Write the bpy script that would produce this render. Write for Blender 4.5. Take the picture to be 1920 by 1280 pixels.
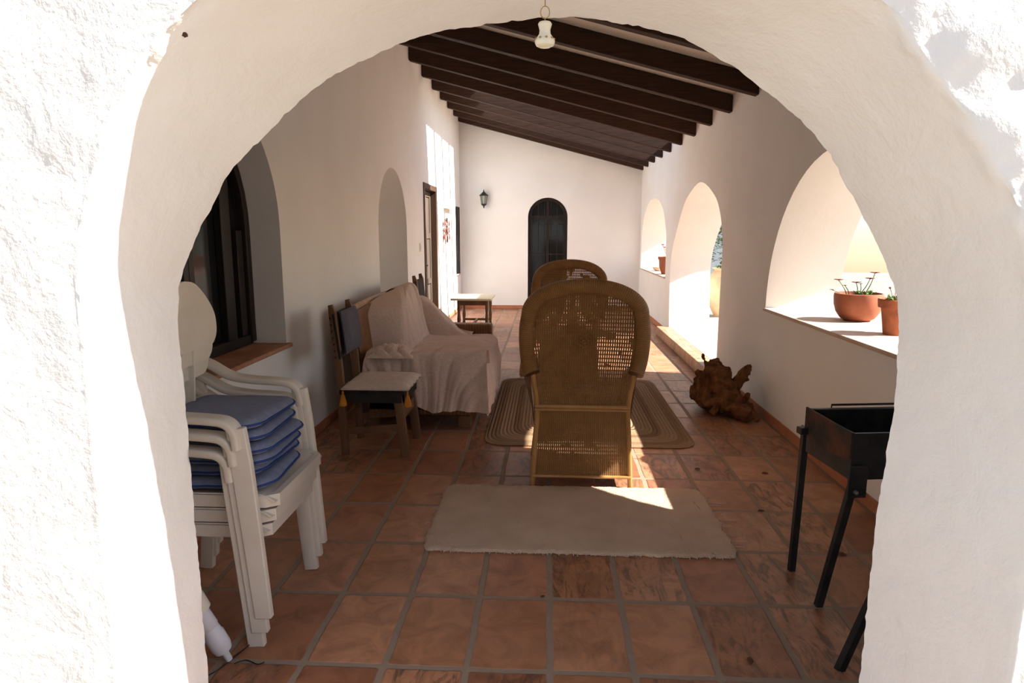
import bpy, bmesh, math, random
from mathutils import Vector, Matrix, noise
from mathutils.geometry import tessellate_polygon
random.seed(7)
PI = math.pi
for o in list(bpy.data.objects): bpy.data.objects.remove(o)
SC = bpy.context.scene
COL = SC.collection

# ------------------------------------------------------------------ camera
cam_d = bpy.data.cameras.new('camera'); cam = bpy.data.objects.new('camera', cam_d); COL.objects.link(cam)
cam_d.sensor_width = 36; cam_d.lens = 36 * 1230 / 1920; cam_d.clip_start = .02
cam.location = (0, 0, 1.55)
cam.rotation_euler = (math.radians(90 - 9.462), 0, math.radians(3.121))
SC.camera = cam
# ------------------------------------------------------------------ light
SC.view_settings.view_transform = 'Standard'; SC.view_settings.look = 'None'
SC.view_settings.gamma = 1; SC.view_settings.use_curve_mapping = False
SC.view_settings.exposure = -1.42
w = bpy.data.worlds.new('sky'); SC.world = w; w.use_nodes = True
nt = w.node_tree; nt.nodes.clear()
sky = nt.nodes.new('ShaderNodeTexSky'); sky.sky_type = 'NISHITA'; sky.sun_disc = False
SUN = Vector((1.24, -.18, 1)).normalized()
sky.sun_elevation = math.asin(SUN.z); sky.sun_rotation = math.atan2(SUN.x, SUN.y)
sky.air_density = 1.0; sky.dust_density = .6; sky.ozone_density = 1
wb = nt.nodes.new('ShaderNodeMixRGB'); wb.blend_type = 'MULTIPLY'; wb.inputs[0].default_value = 1
wb.inputs[2].default_value = (1.10, 1.0, .93, 1)          # white balance of the photograph
bg = nt.nodes.new('ShaderNodeBackground'); bg.inputs[1].default_value = .85
wo = nt.nodes.new('ShaderNodeOutputWorld')
nt.links.new(sky.outputs[0], wb.inputs[1]); nt.links.new(wb.outputs[0], bg.inputs[0]); nt.links.new(bg.outputs[0], wo.inputs[0])
sl = bpy.data.lights.new('sun', 'SUN'); sl.energy = 48; sl.angle = math.radians(.53); sl.color = (1, .965, .89)
so = bpy.data.objects.new('sun', sl); COL.objects.link(so); so.location = (9, -2, 8)
so.rotation_euler = SUN.to_track_quat('Z', 'Y').to_euler()

# ------------------------------------------------------------------ materials
def mat(name, col, rough=.8, spec=.3, metal=0):
    m = bpy.data.materials.new(name); m.use_nodes = True
    b = m.node_tree.nodes['Principled BSDF']
    b.inputs['Base Color'].default_value = (*col, 1); b.inputs['Roughness'].default_value = rough
    b.inputs['Specular IOR Level'].default_value = spec; b.inputs['Metallic'].default_value = metal
    return m
class N:
    """tiny node helper"""
    def __init__(s, m):
        s.m = m; s.t = m.node_tree; s.b = s.t.nodes['Principled BSDF']; s.n = s.t.nodes; s.l = s.t.links
    def new(s, typ, **kw):
        n = s.n.new(typ)
        for k, v in kw.items(): setattr(n, k, v)
        return n
    def put(s, v, sock):
        if hasattr(v, 'is_linked') or hasattr(v, 'links'): s.l.new(v, sock)
        else: sock.default_value = v
    def math(s, op, a, b=0, c=0):
        n = s.new('ShaderNodeMath', operation=op); s.put(a, n.inputs[0]); s.put(b, n.inputs[1]); s.put(c, n.inputs[2]); return n.outputs[0]
    def co(s, kind='Object'): return s.new('ShaderNodeTexCoord').outputs[kind]
    def sep(s, v):
        n = s.new('ShaderNodeSeparateXYZ'); s.l.new(v, n.inputs[0]); return n.outputs
    def comb(s, x, y, z):
        n = s.new('ShaderNodeCombineXYZ')
        for i, q in enumerate((x, y, z)): s.put(q, n.inputs[i])
        return n.outputs[0]
    def scale(s, v, k):
        n = s.new('ShaderNodeMapping'); s.l.new(v, n.inputs[0]); n.inputs['Scale'].default_value = k; return n.outputs[0]
    def noise(s, v, sc, det=4, rough=.55, dist=0):
        n = s.new('ShaderNodeTexNoise'); s.l.new(v, n.inputs['Vector']); n.inputs['Scale'].default_value = sc
        n.inputs['Detail'].default_value = det; n.inputs['Roughness'].default_value = rough; n.inputs['Distortion'].default_value = dist
        return n.outputs['Fac']
    def ramp(s, v, stops, interp='LINEAR'):
        n = s.new('ShaderNodeValToRGB'); s.l.new(v, n.inputs[0]); cr = n.color_ramp; cr.interpolation = interp
        while len(cr.elements) < len(stops): cr.elements.new(.5)
        for e, (p, c) in zip(cr.elements, stops):
            e.position = p; e.color = (*c, 1) if len(c) == 3 else c
        return n.outputs[0]
    def mix(s, f, a, b, mode='MIX'):
        n = s.new('ShaderNodeMixRGB', blend_type=mode); s.put(f, n.inputs[0])
        for v, k in ((a, 1), (b, 2)):
            s.put((*v, 1) if isinstance(v, tuple) and len(v) == 3 else v, n.inputs[k])
        return n.outputs[0]
    def col(s, c): s.l.new(c, s.b.inputs['Base Color'])
    def bump(s, h, st=.3, d=.01, prev=None):
        n = s.new('ShaderNodeBump'); n.inputs['Strength'].default_value = st; n.inputs['Distance'].default_value = d
        s.l.new(h, n.inputs['Height'])
        if prev: s.l.new(prev, n.inputs['Normal'])
        s.l.new(n.outputs[0], s.b.inputs['Normal']); return n.outputs[0]

def plaster(name, c1=(.82, .79, .75), c2=(.87, .85, .82), b=.35):
    m = mat(name, c1, .9, .15); k = N(m); v = k.co()
    f = k.noise(v, 1.7, 5); k.col(k.mix(k.ramp(f, [(.35, (0, 0, 0)), (.7, (1, 1, 1))]), c1, c2))
    h = k.math('ADD', k.noise(v, 7, 6, .6, .6), k.math('MULTIPLY', k.noise(v, 42, 4, .6), .35))
    k.bump(h, b, .02); return m
def two(name, c1, c2, sc=8, stretch=(1, 1, 1), rough=.7, spec=.3, b=.2, d=.004, metal=0, lo=.35, hi=.65, bs=None):
    m = mat(name, c1, rough, spec, metal); k = N(m); v = k.scale(k.co(), stretch)
    f = k.noise(v, sc, 6, .6); k.col(k.ramp(f, [(lo, c1), (hi, c2)]))
    if b: k.bump(k.noise(v, bs or sc * 2.5, 5, .6), b, d)
    return m
M = {}
M['plaster'] = plaster('white_plaster')
M['plaster_in'] = plaster('smooth_white_plaster', (.83, .81, .785), (.87, .855, .835), .14)
M['beam'] = two('dark_stained_beam', (.028, .013, .008), (.055, .026, .015), 4, (1, 12, 12), .75, .25, .3)
M['roofboard'] = plaster('roof_plaster', (.80, .74, .68), (.85, .80, .74), .2)
M['terracotta'] = two('terracotta', (.42, .16, .08), (.50, .21, .11), 9, rough=.85, b=.2)
M['pot'] = two('glazed_clay_pot', (.27, .085, .045), (.36, .12, .06), 7, rough=.6, b=.1)
M['oldpot'] = two('weathered_clay_pot', (.45, .15, .07), (.30, .10, .055), 14, rough=.85, b=.3)
M['sill'] = two('sill_tile', (.36, .14, .07), (.48, .25, .15), 6, rough=.7, b=.2)
M['palesill'] = two('pale_sill_tile', (.52, .38, .28), (.60, .48, .38), 6, rough=.7, b=.2)
M['darkwood'] = two('dark_wood', (.045, .022, .013), (.085, .042, .022), 5, (1, 1, .15), .6, .35)
M['brownwood'] = two('brown_chair_wood', (.115, .055, .024), (.19, .095, .042), 6, (1, 1, .15), .55, .4)
M['doorwood'] = two('weathered_door_wood', (.07, .05, .04), (.12, .09, .07), 5, (1, 1, .15), .6, .3)
M['leather'] = two('black_leather', (.014, .011, .011), (.03, .024, .022), 16, rough=.75, b=.4)
M['slate'] = two('slate_grey_pad', (.085, .08, .10), (.11, .10, .125), 18, rough=.85, b=.2)
M['cream'] = two('cream_fabric', (.62, .50, .42), (.70, .58, .50), 30, rough=.95, spec=.05, b=.3)
M['orange'] = two('orange_tassel', (.55, .20, .03), (.68, .28, .05), 40, (1, 1, .1), .9, .05, .4)
M['throw'] = two('pink_throw', (.58, .435, .36), (.68, .53, .45), 60, rough=.95, spec=.05, b=.35, d=.002)
M['glass'] = mat('dark_glass', (.012, .013, .013), .08, .5)
M['frame'] = two('window_frame_wood', (.010, .006, .005), (.018, .010, .007), 5, (1, 1, .2), .5, .4)
M['iron'] = two('black_iron', (.018, .018, .02), (.035, .034, .034), 12, rough=.5, b=.15, metal=.4)
M['rust'] = two('rusty_iron', (.035, .026, .022), (.13, .045, .02), 9, rough=.8, b=.3, metal=.2, lo=.4, hi=.68)
M['steel'] = mat('steel', (.5, .5, .5), .35, .5, 1)
M['plastic'] = two('white_plastic', (.66, .585, .49), (.72, .65, .56), 5, rough=.45, spec=.45, b=0)
M['pvc'] = two('white_pvc', (.62, .60, .64), (.68, .66, .70), 5, rough=.4, spec=.45, b=0)
M['bluefab'] = two('blue_fabric', (.20, .215, .30), (.24, .26, .35), 50, rough=.95, spec=.05, b=.2, d=.002)
M['bluepipe'] = mat('navy_piping', (.03, .06, .2), .8, .1)
M['root'] = two('driftwood', (.085, .036, .017), (.24, .105, .045), 13, (1, 1, .4), .9, .1, .9, .02)
M['leafgreen'] = two('green_leaf', (.07, .13, .03), (.14, .22, .05), 8, rough=.6, b=.1)
M['leafred'] = two('dark_red_leaf', (.13, .035, .03), (.24, .08, .05), 12, rough=.6, b=.1)
M['shrub'] = two('shrub_leaf', (.035, .06, .02), (.10, .14, .05), 6, rough=.7, b=.1)
M['bark'] = two('bark', (.09, .06, .04), (.16, .11, .07), 12, rough=.9, b=.4)
M['flower'] = mat('red_petal', (.65, .03, .06), .6, .2)
M['soil'] = two('soil', (.05, .03, .02), (.09, .06, .04), 30, rough=1, b=.5)
M['dryleaf'] = two('dry_leaf', (.10, .04, .02), (.16, .07, .03), 30, rough=.9, b=.3)
M['ceramic'] = two('painted_ceramic', (.72, .66, .50), (.78, .72, .58), 20, rough=.3, spec=.5, b=.05)
M['brownpaint'] = mat('brown_paint', (.36, .23, .09), .4, .4)
M['string'] = mat('thread', (.62, .55, .46), .9, .1)
M['black'] = mat('black_cord', (.01, .01, .01), .6, .3)
M['bluegrey'] = two('blue_grey_wall', (.30, .34, .38), (.38, .42, .46), 4, b=.2)
M['white'] = mat('white_switch', (.75, .73, .7), .4, .4)
M['lampglass'] = mat('pale_lantern_glass', (.35, .38, .33), .2, .5)
M['lampiron'] = mat('green_grey_iron', (.03, .035, .03), .5, .4, .3)
M['tabletop'] = two('pale_table_top', (.70, .60, .42), (.76, .66, .50), 7, rough=.6, b=.1)
M['ground'] = two('pale_terrace', (.25, .21, .17), (.31, .265, .22), 2, rough=.95, b=.2)
M['patio'] = two('front_terrace', (.22, .185, .15), (.27, .23, .19), 2, rough=.95, b=.2)

def rug_mat():
    m = mat('white_cotton_rug', (.56, .47, .40), .98, .03); k = N(m); v = k.co()
    f = k.noise(v, 5, 5); g = k.noise(k.scale(v, (30, 220, 1)), 1, 3)
    st = k.ramp(k.noise(k.scale(v, (22, 5, 1)), 1, 3, .5, 1.5), [(.70, (1, 1, 1)), (.78, (.55, .5, .45))])
    k.col(k.mix(1, k.ramp(f, [(.3, (.60, .43, .31)), (.7, (.70, .52, .39))]), st, 'MULTIPLY'))
    k.bump(k.math('ADD', g, k.noise(v, 90, 3)), .8, .012); return m
M['rug'] = rug_mat()

def jute_mat():
    # concentric rounded-rectangle braids (object origin at the rug centre, half sizes .78 x 1.12)
    m = mat('braided_jute', (.3, .2, .12), .95, .05); k = N(m); x, y, z = k.sep(k.co())
    dx = k.math('SUBTRACT', .80, k.math('ABSOLUTE', x)); dy = k.math('SUBTRACT', 1.12, k.math('ABSOLUTE', y))
    d = k.math('SMOOTH_MIN', dx, dy, .28)
    ring = k.math('FLOOR', k.math('DIVIDE', d, .055))
    wn = k.new('ShaderNodeTexWhiteNoise', noise_dimensions='1D'); k.l.new(ring, wn.inputs['W'])
    c = k.ramp(wn.outputs['Value'], [(.0, (.25, .15, .085)), (.3, (.36, .23, .14)), (1, (.44, .30, .19))])
    v = k.co(); c2 = k.mix(k.math('MULTIPLY', k.noise(v, 40, 4), .6), c, (.20, .12, .065))
    k.col(c2)
    fr = k.math('FRACT', k.math('DIVIDE', d, .0275))
    hh = k.math('SINE', k.math('MULTIPLY', fr, PI))
    k.bump(k.math('ADD', hh, k.math('MULTIPLY', k.noise(v, 70, 3), .8)), .8, .01); return m
M['jute'] = jute_mat()

def tile_mat(name, px, py, ox, oy, gw=.026, c=((.29, .105, .05), (.40, .175, .085), (.48, .225, .12), (.34, .13, .07)), grout=(.34, .245, .175)):
    m = mat(name, (.3, .15, .1), .6, .5); k = N(m); v0 = k.co(); v = v0
    # slightly wandering joints
    wv = k.new('ShaderNodeVectorMath', operation='MULTIPLY_ADD')
    nn = k.new('ShaderNodeTexNoise'); k.l.new(v0, nn.inputs['Vector']); nn.inputs['Scale'].default_value = 3.2
    k.l.new(nn.outputs['Color'], wv.inputs[0]); wv.inputs[1].default_value = (.02, .02, 0); k.l.new(v0, wv.inputs[2])
    x, y, z = k.sep(wv.outputs[0])
    u = k.math('DIVIDE', k.math('SUBTRACT', x, ox + .01), px); t = k.math('DIVIDE', k.math('SUBTRACT', y, oy + .01), py)
    iu, it = k.math('FLOOR', u), k.math('FLOOR', t)
    fu, ft = k.math('FRACT', u), k.math('FRACT', t)
    eu = k.math('MULTIPLY', k.math('MINIMUM', fu, k.math('SUBTRACT', 1, fu)), px)
    et = k.math('MULTIPLY', k.math('MINIMUM', ft, k.math('SUBTRACT', 1, ft)), py)
    e = k.math('SMOOTH_MIN', eu, et, .018)
    e = k.math('ADD', e, k.math('MULTIPLY', k.math('SUBTRACT', k.noise(v0, 30, 3), .5), .009))
    g = k.ramp(k.math('DIVIDE', e, .05), [(gw / 2 / .05 - .05, (1, 1, 1)), (gw / 2 / .05 + .05, (0, 0, 0))])
    idv = k.comb(iu, it, 0)
    wn = k.new('ShaderNodeTexWhiteNoise', noise_dimensions='3D'); k.l.new(idv, wn.inputs['Vector'])
    base = k.ramp(wn.outputs['Value'], [(0, c[0]), (.35, c[1]), (.7, c[2]), (1, c[3])])
    off = k.new('ShaderNodeVectorMath', operation='MULTIPLY_ADD'); k.l.new(wn.outputs['Color'], off.inputs[0]); off.inputs[1].default_value = (20, 20, 20); k.l.new(v0, off.inputs[2])
    mot = k.ramp(k.noise(off.outputs[0], 7, 6, .65, .8), [(.3, (.62, .56, .52)), (.6, (1.12, 1.12, 1.12))])
    base = k.mix(1, base, mot, 'MULTIPLY')
    wn2 = k.new('ShaderNodeTexWhiteNoise', noise_dimensions='3D'); k.l.new(k.scale(idv, (1.7, 2.3, 1)), wn2.inputs['Vector'])
    dirty = k.ramp(wn2.outputs['Value'], [(.55, (0, 0, 0)), (.8, (1, 1, 1))])
    st = k.ramp(k.noise(k.scale(off.outputs[0], (3.2, .9, 1)), 5, 6, .72, 1.5), [(.48, (0, 0, 0)), (.6, (1, 1, 1))])
    base = k.mix(k.math('MULTIPLY', k.math('MULTIPLY', dirty, st), .75), base, (.07, .035, .024))
    dust = k.ramp(k.noise(v0, 2.1, 5, .6), [(.45, (0, 0, 0)), (.75, (1, 1, 1))])
    base = k.mix(k.math('MULTIPLY', dust, .25), base, (.34, .22, .14))
    gr = k.mix(k.noise(v0, 25, 4), (grout[0] * .7, grout[1] * .7, grout[2] * .7), grout)
    k.col(k.mix(g, base, gr))
    k.l.new(k.math('ADD', .42, k.math('MULTIPLY', g, .4)), k.b.inputs['Roughness'])
    h = k.math('ADD', k.math('MULTIPLY', k.math('SUBTRACT', 1, g), 1.0), k.math('MULTIPLY', k.noise(v0, 22, 5), .35))
    k.bump(h, .5, .008); return m
M['floor'] = tile_mat('terracotta_floor_tiles', .30, .475, .02, 2.12)
M['step'] = tile_mat('painted_step_tiles', .16, .16, 0, 0, .008, ((.36, .22, .12), (.42, .25, .14), (.3, .2, .14), (.45, .30, .18)), (.5, .4, .3))

def wicker_mat(name, c1, c2, holes=0.0, step=.012, vstep=.006, uvk='UV'):
    m = mat(name, c1, .5, .4); k = N(m); u, v, _ = k.sep(k.co(uvk))
    a = k.math('DIVIDE', u, step); b = k.math('DIVIDE', v, vstep)
    iu, iv = k.math('FLOOR', a), k.math('FLOOR', b)
    par = k.math('MULTIPLY', k.math('FRACT', k.math('MULTIPLY', iv, .5)), 2)      # 0/1 per row
    wv = k.math('SINE', k.math('MULTIPLY', k.math('ADD', a, par), PI))
    row = k.math('SINE', k.math('MULTIPLY', k.math('FRACT', b), PI))
    h = k.math('ADD', k.math('MULTIPLY', k.math('ABSOLUTE', wv), .7), k.math('MULTIPLY', row, .5))
    n = k.noise(k.co(), 14, 5)
    base = k.ramp(n, [(.3, c1), (.7, c2)])
    c = k.mix(k.ramp(h, [(.15, (1, 1, 1)), (.7, (0, 0, 0))]), base, (c1[0] * .35, c1[1] * .3, c1[2] * .3))
    k.col(c); k.bump(h, .7, .004)
    if holes:
        fu = k.math('FRACT', a)
        su = k.math('LESS_THAN', k.math('ABSOLUTE', k.math('SUBTRACT', fu, .5)), .5 * holes)
        blk = k.math('LESS_THAN', k.math('FRACT', k.math('DIVIDE', v, .024)), .72)
        fine = k.math('GREATER_THAN', k.noise(k.comb(k.math('MULTIPLY', u, 4), k.math('MULTIPLY', v, 4), 0), 3.0, 1), .40)
        hole = k.math('MULTIPLY', k.math('MULTIPLY', su, blk), fine)
        k.l.new(k.math('SUBTRACT', 1, hole), k.b.inputs['Alpha'])
    return m
M['wicker'] = wicker_mat('honey_wicker', (.25, .115, .030), (.33, .16, .045))
M['wickerback'] = wicker_mat('open_honey_wicker', (.25, .115, .030), (.33, .16, .045), .25)
M['wickerapron'] = wicker_mat('close_honey_wicker', (.25, .115, .030), (.33, .16, .045), .11)
M['cane'] = two('smooth_cane', (.36, .175, .05), (.46, .24, .08), 10, (1, 1, .3), .4, .5, .15)
M['sofacane'] = wicker_mat('brown_rattan', (.20, .085, .03), (.28, .13, .05), 0, .03, .008)

# ------------------------------------------------------------------ mesh helpers
class MB:
    def __init__(s): s.bm = bmesh.new(); s.uv = s.bm.loops.layers.uv.new('UVMap')
    def face(s, vs, uvs=None):
        try: f = s.bm.faces.new(vs)
        except ValueError: return
        if uvs:
            for l, q in zip(f.loops, uvs): l[s.uv].uv = q
    def hexa(s, p):      # p: 8 points, bottom 4 (ccw from above) then top 4
        v = [s.bm.verts.new(q) for q in p]
        for a in ((3, 2, 1, 0), (4, 5, 6, 7), (0, 1, 5, 4), (1, 2, 6, 5), (2, 3, 7, 6), (3, 0, 4, 7)):
            q = [v[i] for i in a]; e1 = (q[1].co - q[0].co).length; e2 = (q[2].co - q[1].co).length
            s.face(q, [(0, 0), (e1, 0), (e1, e2), (0, e2)])
        return s
    def box(s, x0, x1, y0, y1, z0, z1):
        return s.hexa([(x0, y0, z0), (x1, y0, z0), (x1, y1, z0), (x0, y1, z0), (x0, y0, z1), (x1, y0, z1), (x1, y1, z1), (x0, y1, z1)])
    def bar(s, a, b, w, d=None, up=(0, 0, 1), w2=None, d2=None):
        """rectangular bar from a to b; w across, d along 'up'"""
        d = d or w; w2 = w2 or w; d2 = d2 or d
        a, b = Vector(a), Vector(b); t = (b - a).normalized(); u = Vector(up)
        if abs(t.dot(u)) > .95: u = Vector((0, 1, 0)) if abs(t.y) < .9 else Vector((1, 0, 0))
        r = t.cross(u).normalized(); u = r.cross(t).normalized()
        P = []
        for c, ww, dd in ((a, w, d), (b, w2, d2)):
            for i, j in ((-1, -1), (1, -1), (1, 1), (-1, 1)): P.append(c + r * i * ww / 2 + u * j * dd / 2)
        return s.hexa([P[3], P[2], P[1], P[0], P[7], P[6], P[5], P[4]])
    def sweep(s, pts, prof, caps=True, closed=False, up=(0, 0, 1), fixed=False):
        """prof(i, n) -> list of 2-D offsets (r, u)"""
        pts = [Vector(p) for p in pts]; n = len(pts); rings = []; R = None; acc = 0
        for i, p in enumerate(pts):
            a = pts[(i - 1) % n] if closed else pts[max(i - 1, 0)]; b = pts[(i + 1) % n] if closed else pts[min(i + 1, n - 1)]
            t = (b - a).normalized()
            if fixed or R is None:
                u = Vector(up)
                if abs(t.dot(u)) > .98: u = Vector((0, 1, .1)).normalized()
                R = t.cross(u).normalized()
            else: R = (R - t * R.dot(t)).normalized()
            U = R.cross(t).normalized()
            if i: acc += (p - pts[i - 1]).length
            rings.append(([s.bm.verts.new(p + R * q[0] + U * q[1]) for q in prof(i, n)], acc))
        m = len(rings[0][0]); per = 0
        q = prof(0, n); L = [0]
        for j in range(m): L.append(L[-1] + math.hypot(q[j][0] - q[(j + 1) % m][0], q[j][1] - q[(j + 1) % m][1]))
        for i in range(n if closed else n - 1):
            (A, ua), (B, ub) = rings[i], rings[(i + 1) % n]
            if closed and i == n - 1: ub = ua + (pts[0] - pts[-1]).length
            for j in range(m):
                k = (j + 1) % m; s.face([A[j], A[k], B[k], B[j]], [(ua, L[j]), (ua, L[j + 1]), (ub, L[j + 1]), (ub, L[j])])
        if caps and not closed:
            s.face(list(reversed(rings[0][0]))); s.face(rings[-1][0])
        return s
    def tube(s, pts, r, seg=10, r2=None, caps=True, closed=False, flat=1):
        r2 = r if r2 is None else r2
        def pf(i, n):
            rr = (r[i] if isinstance(r, (list, tuple)) else r + (r2 - r) * i / max(n - 1, 1))
            return [(rr * math.cos(2 * PI * k / seg), rr * flat * math.sin(2 * PI * k / seg)) for k in range(seg)]
        return s.sweep(pts, pf, caps, closed)
    def lathe(s, prof, c=(0, 0, 0), seg=32):
        rings = []
        for r, z in prof:
            rings.append([s.bm.verts.new((c[0] + max(r, .0002) * math.cos(2 * PI * k / seg), c[1] + max(r, .0002) * math.sin(2 * PI * k / seg), c[2] + z)) for k in range(seg)])
        for i in range(len(rings) - 1):
            for k in range(seg):
                j = (k + 1) % seg; s.face([rings[i][k], rings[i][j], rings[i + 1][j], rings[i + 1][k]])
        return s
    def grid(s, fn, nu, nv, thick=0, uvf=None, closed_u=False):
        """fn(u,v)->point, u,v in 0..1; thick adds a back side"""
        P = [[Vector(fn(i / nu, j / nv)) for j in range(nv + 1)] for i in range(nu + 1)]
        def nor(i, j):
            a = P[min(i + 1, nu)][j] - P[max(i - 1, 0)][j]; b = P[i][min(j + 1, nv)] - P[i][max(j - 1, 0)]
            c = a.cross(b); return c.normalized() if c.length > 1e-12 else Vector((0, 0, 1))
        uvf = uvf or (lambda u, v: (u, v))
        def lay(off, flip):
            V = [[s.bm.verts.new(P[i][j] + nor(i, j) * off) for j in range(nv + 1)] for i in range(nu + 1)]
            for i in range(nu):
                for j in range(nv):
                    q = [V[i][j], V[i + 1][j], V[i + 1][j + 1], V[i][j + 1]]
                    t = [uvf(i / nu, j / nv), uvf((i + 1) / nu, j / nv), uvf((i + 1) / nu, (j + 1) / nv), uvf(i / nu, (j + 1) / nv)]
                    if flip: q.reverse(); t.reverse()
                    s.face(q, t)
            return V
        A = lay(0, False)
        if thick:
            B = lay(-thick, True)
            for i in range(nu):
                s.face([A[i + 1][0], A[i][0], B[i][0], B[i + 1][0]]); s.face([A[i][nv], A[i + 1][nv], B[i + 1][nv], B[i][nv]])
            for j in range(nv):
                s.face([A[0][j], A[0][j + 1], B[0][j + 1], B[0][j]]); s.face([A[nu][j + 1], A[nu][j], B[nu][j], B[nu][j + 1]])
        return s
    def prism(s, pts, a, b, ax=1):
        """outline pts (2-D) extruded along axis ax from a to b. ax=1: pts=(x,z); ax=0: pts=(y,z); ax=2: pts=(x,y)"""
        def P(q, t): return {0: (t, q[0], q[1]), 1: (q[0], t, q[1]), 2: (q[0], q[1], t)}[ax]
        A = [s.bm.verts.new(P(q, a)) for q in pts]; B = [s.bm.verts.new(P(q, b)) for q in pts]; n = len(pts)
        for v, t in ((A, 1), (B, 0)):
            for tri in tessellate_polygon([[Vector((q[0], q[1], 0)) for q in pts]]): s.face([v[i] for i in tri], [pts[i] for i in tri])
        for i in range(n):
            j = (i + 1) % n; s.face([A[i], A[j], B[j], B[i]])
        bmesh.ops.recalc_face_normals(s.bm, faces=s.bm.faces); return s
    def ellipsoid(s, c, r, sub=2, nz=0, nsc=5, rot=None):
        g = bmesh.ops.create_icosphere(s.bm, subdivisions=sub, radius=1)
        for v in g['verts']:
            d = v.co.copy(); k = 1 + nz * noise.noise(d * nsc + Vector(c) * 3)
            q = Vector((d.x * r[0], d.y * r[1], d.z * r[2])) * k
            if rot: q = rot @ q
            v.co = Vector(c) + q
        return s
    def xf(s, m): bmesh.ops.transform(s.bm, matrix=m, verts=s.bm.verts); return s
    def build(s, name, material, parent=None, smooth=35, bevel=0, loc=None, seg=2):
        me = bpy.data.meshes.new(name); bmesh.ops.recalc_face_normals(s.bm, faces=s.bm.faces); s.bm.normal_update(); s.bm.to_mesh(me); s.bm.free()
        o = bpy.data.objects.new(name, me); COL.objects.link(o); me.materials.append(M[material] if isinstance(material, str) else material)
        if smooth:
            for p in me.polygons: p.use_smooth = True
            me.set_sharp_from_angle(angle=math.radians(smooth))
        if bevel:
            b = o.modifiers.new('bevel', 'BEVEL'); b.width = bevel; b.segments = seg; b.limit_method = 'ANGLE'; b.angle_limit = math.radians(40)
        if parent: o.parent = parent
        if loc: o.location = loc
        return o
def struct(o): o['kind'] = 'structure'; return o
def tag(o, label, cat, group=None, kind=None):
    o['label'] = label; o['category'] = cat
    if group: o['group'] = group
    if kind: o['kind'] = kind
    return o
def empty(name, loc, rz=0):
    o = bpy.data.objects.new(name, None); COL.objects.link(o); o.location = loc; o.rotation_euler = (0, 0, rz); o.empty_display_size = .1; return o
def copy_tree(o, parent=None):
    c = o.copy(); COL.objects.link(c)
    if parent: c.parent = parent
    for ch in list(o.children): copy_tree(ch, c)
    return c
def catmull(pts, n=6, closed=False):
    out = []; P = [Vector(p) for p in pts]; m = len(P)
    for i in range(m if closed else m - 1):
        a = P[(i - 1) % m] if closed or i else P[0]; b = P[i]; c = P[(i + 1) % m]; d = P[(i + 2) % m] if closed or i + 2 < m else P[-1]
        for k in range(n):
            t = k / n; out.append(.5 * ((2 * b) + (c - a) * t + (2 * a - 5 * b + 4 * c - d) * t * t + (3 * b - a - 3 * c + d) * t ** 3))
    if not closed: out.append(P[-1])
    return out
def rrect(w, h, r, n=5):
    out = []
    for cx, cy, a in ((w - r, h - r, 0), (-w + r, h - r, 90), (-w + r, -h + r, 180), (w - r, -h + r, 270)):
        for k in range(n + 1):
            t = math.radians(a + 90 * k / n); out.append((cx + r * math.cos(t), cy + r * math.sin(t)))
    return out

# ================================================================== SETTING
YI, YO = 1.75, 1.38           # inner and outer face of the front wall
XL, XR = -1.78, 1.84          # inner faces of the side walls
YB = 13.4
SL = (3.69 - 2.74) / (XR - XL)
def beam_z(x): return 2.74 + (XR - x) * SL
def roof_z(x): return beam_z(x) + .17

# floor
f_ = MB().box(XL - .5, XR, YO - .1, YB, -.1, 0).build('floor', 'floor'); struct(f_)
struct(MB().box(-14, 16, -12, YO - .1, -.12, -.01).build('floor_front_terrace', 'patio'))
struct(MB().box(-7, 9, -4.3, -4.0, -.1, 5.0).build('wall_sky_blocker', 'plaster'))  # unseen wall added behind the camera to dim and warm light on the arch
struct(MB().box(2.44, 16, YO - .1, 24, -.12, .135).build('floor_garden_terrace', 'ground'))

# ---- side walls with arched holes
def holed_wall(name, x0, x1, outer, holes, material='plaster_in', depth=None):
    """wall between x0 (room face) and x1. outer & holes in (y,z). depth[i]: recess depth for a blind hole"""
    bm = bmesh.new()
    def cap(x, hs):
        polys = [outer] + hs
        flat = [p for q in polys for p in q]
        vs = [bm.verts.new((x, p[0], p[1])) for p in flat]
        for t in tessellate_polygon([[Vector((p[0], p[1], 0)) for p in q] for q in polys]): bm.faces.new([vs[i] for i in t])
    depth = depth or [None] * len(holes)
    cap(x0, holes); cap(x1, [h for h, d in zip(holes, depth) if d is None])
    def strip(poly, a, b, ns=1):
        n = len(poly); R = [[bm.verts.new((a + (b - a) * t / ns, p[0], p[1])) for p in poly] for t in range(ns + 1)]
        for t in range(ns):
            for i in range(n):
                j = (i + 1) % n; bm.faces.new([R[t][i], R[t][j], R[t + 1][j], R[t + 1][i]])
        return R[-1]
    strip(outer, x0, x1)
    for h, d in zip(holes, depth):
        if d is None: strip(h, x0, x1, 4)
        else:
            e = strip(h, x0, x0 + d)
            for t in tessellate_polygon([[Vector((p[0], p[1], 0)) for p in h]]): bm.faces.new([e[i] for i in t])
    bmesh.ops.remove_doubles(bm, verts=bm.verts, dist=1e-5); bmesh.ops.recalc_face_normals(bm, faces=bm.faces)
    m = MB(); m.bm.free(); m.bm = bm
    return struct(m.build(name, material, smooth=30))
def arch(y0, y1, zb, zs, b, n=28):
    c, a = (y0 + y1) / 2, (y1 - y0) / 2
    return [(y0, zb), (y1, zb)] + [(c + a * math.cos(PI * k / n), zs + b * math.sin(PI * k / n)) for k in range(n + 1)]
ZS1 = .915
near_win = arch(3.15, 5.63, ZS1, .93, 1.17)
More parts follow.
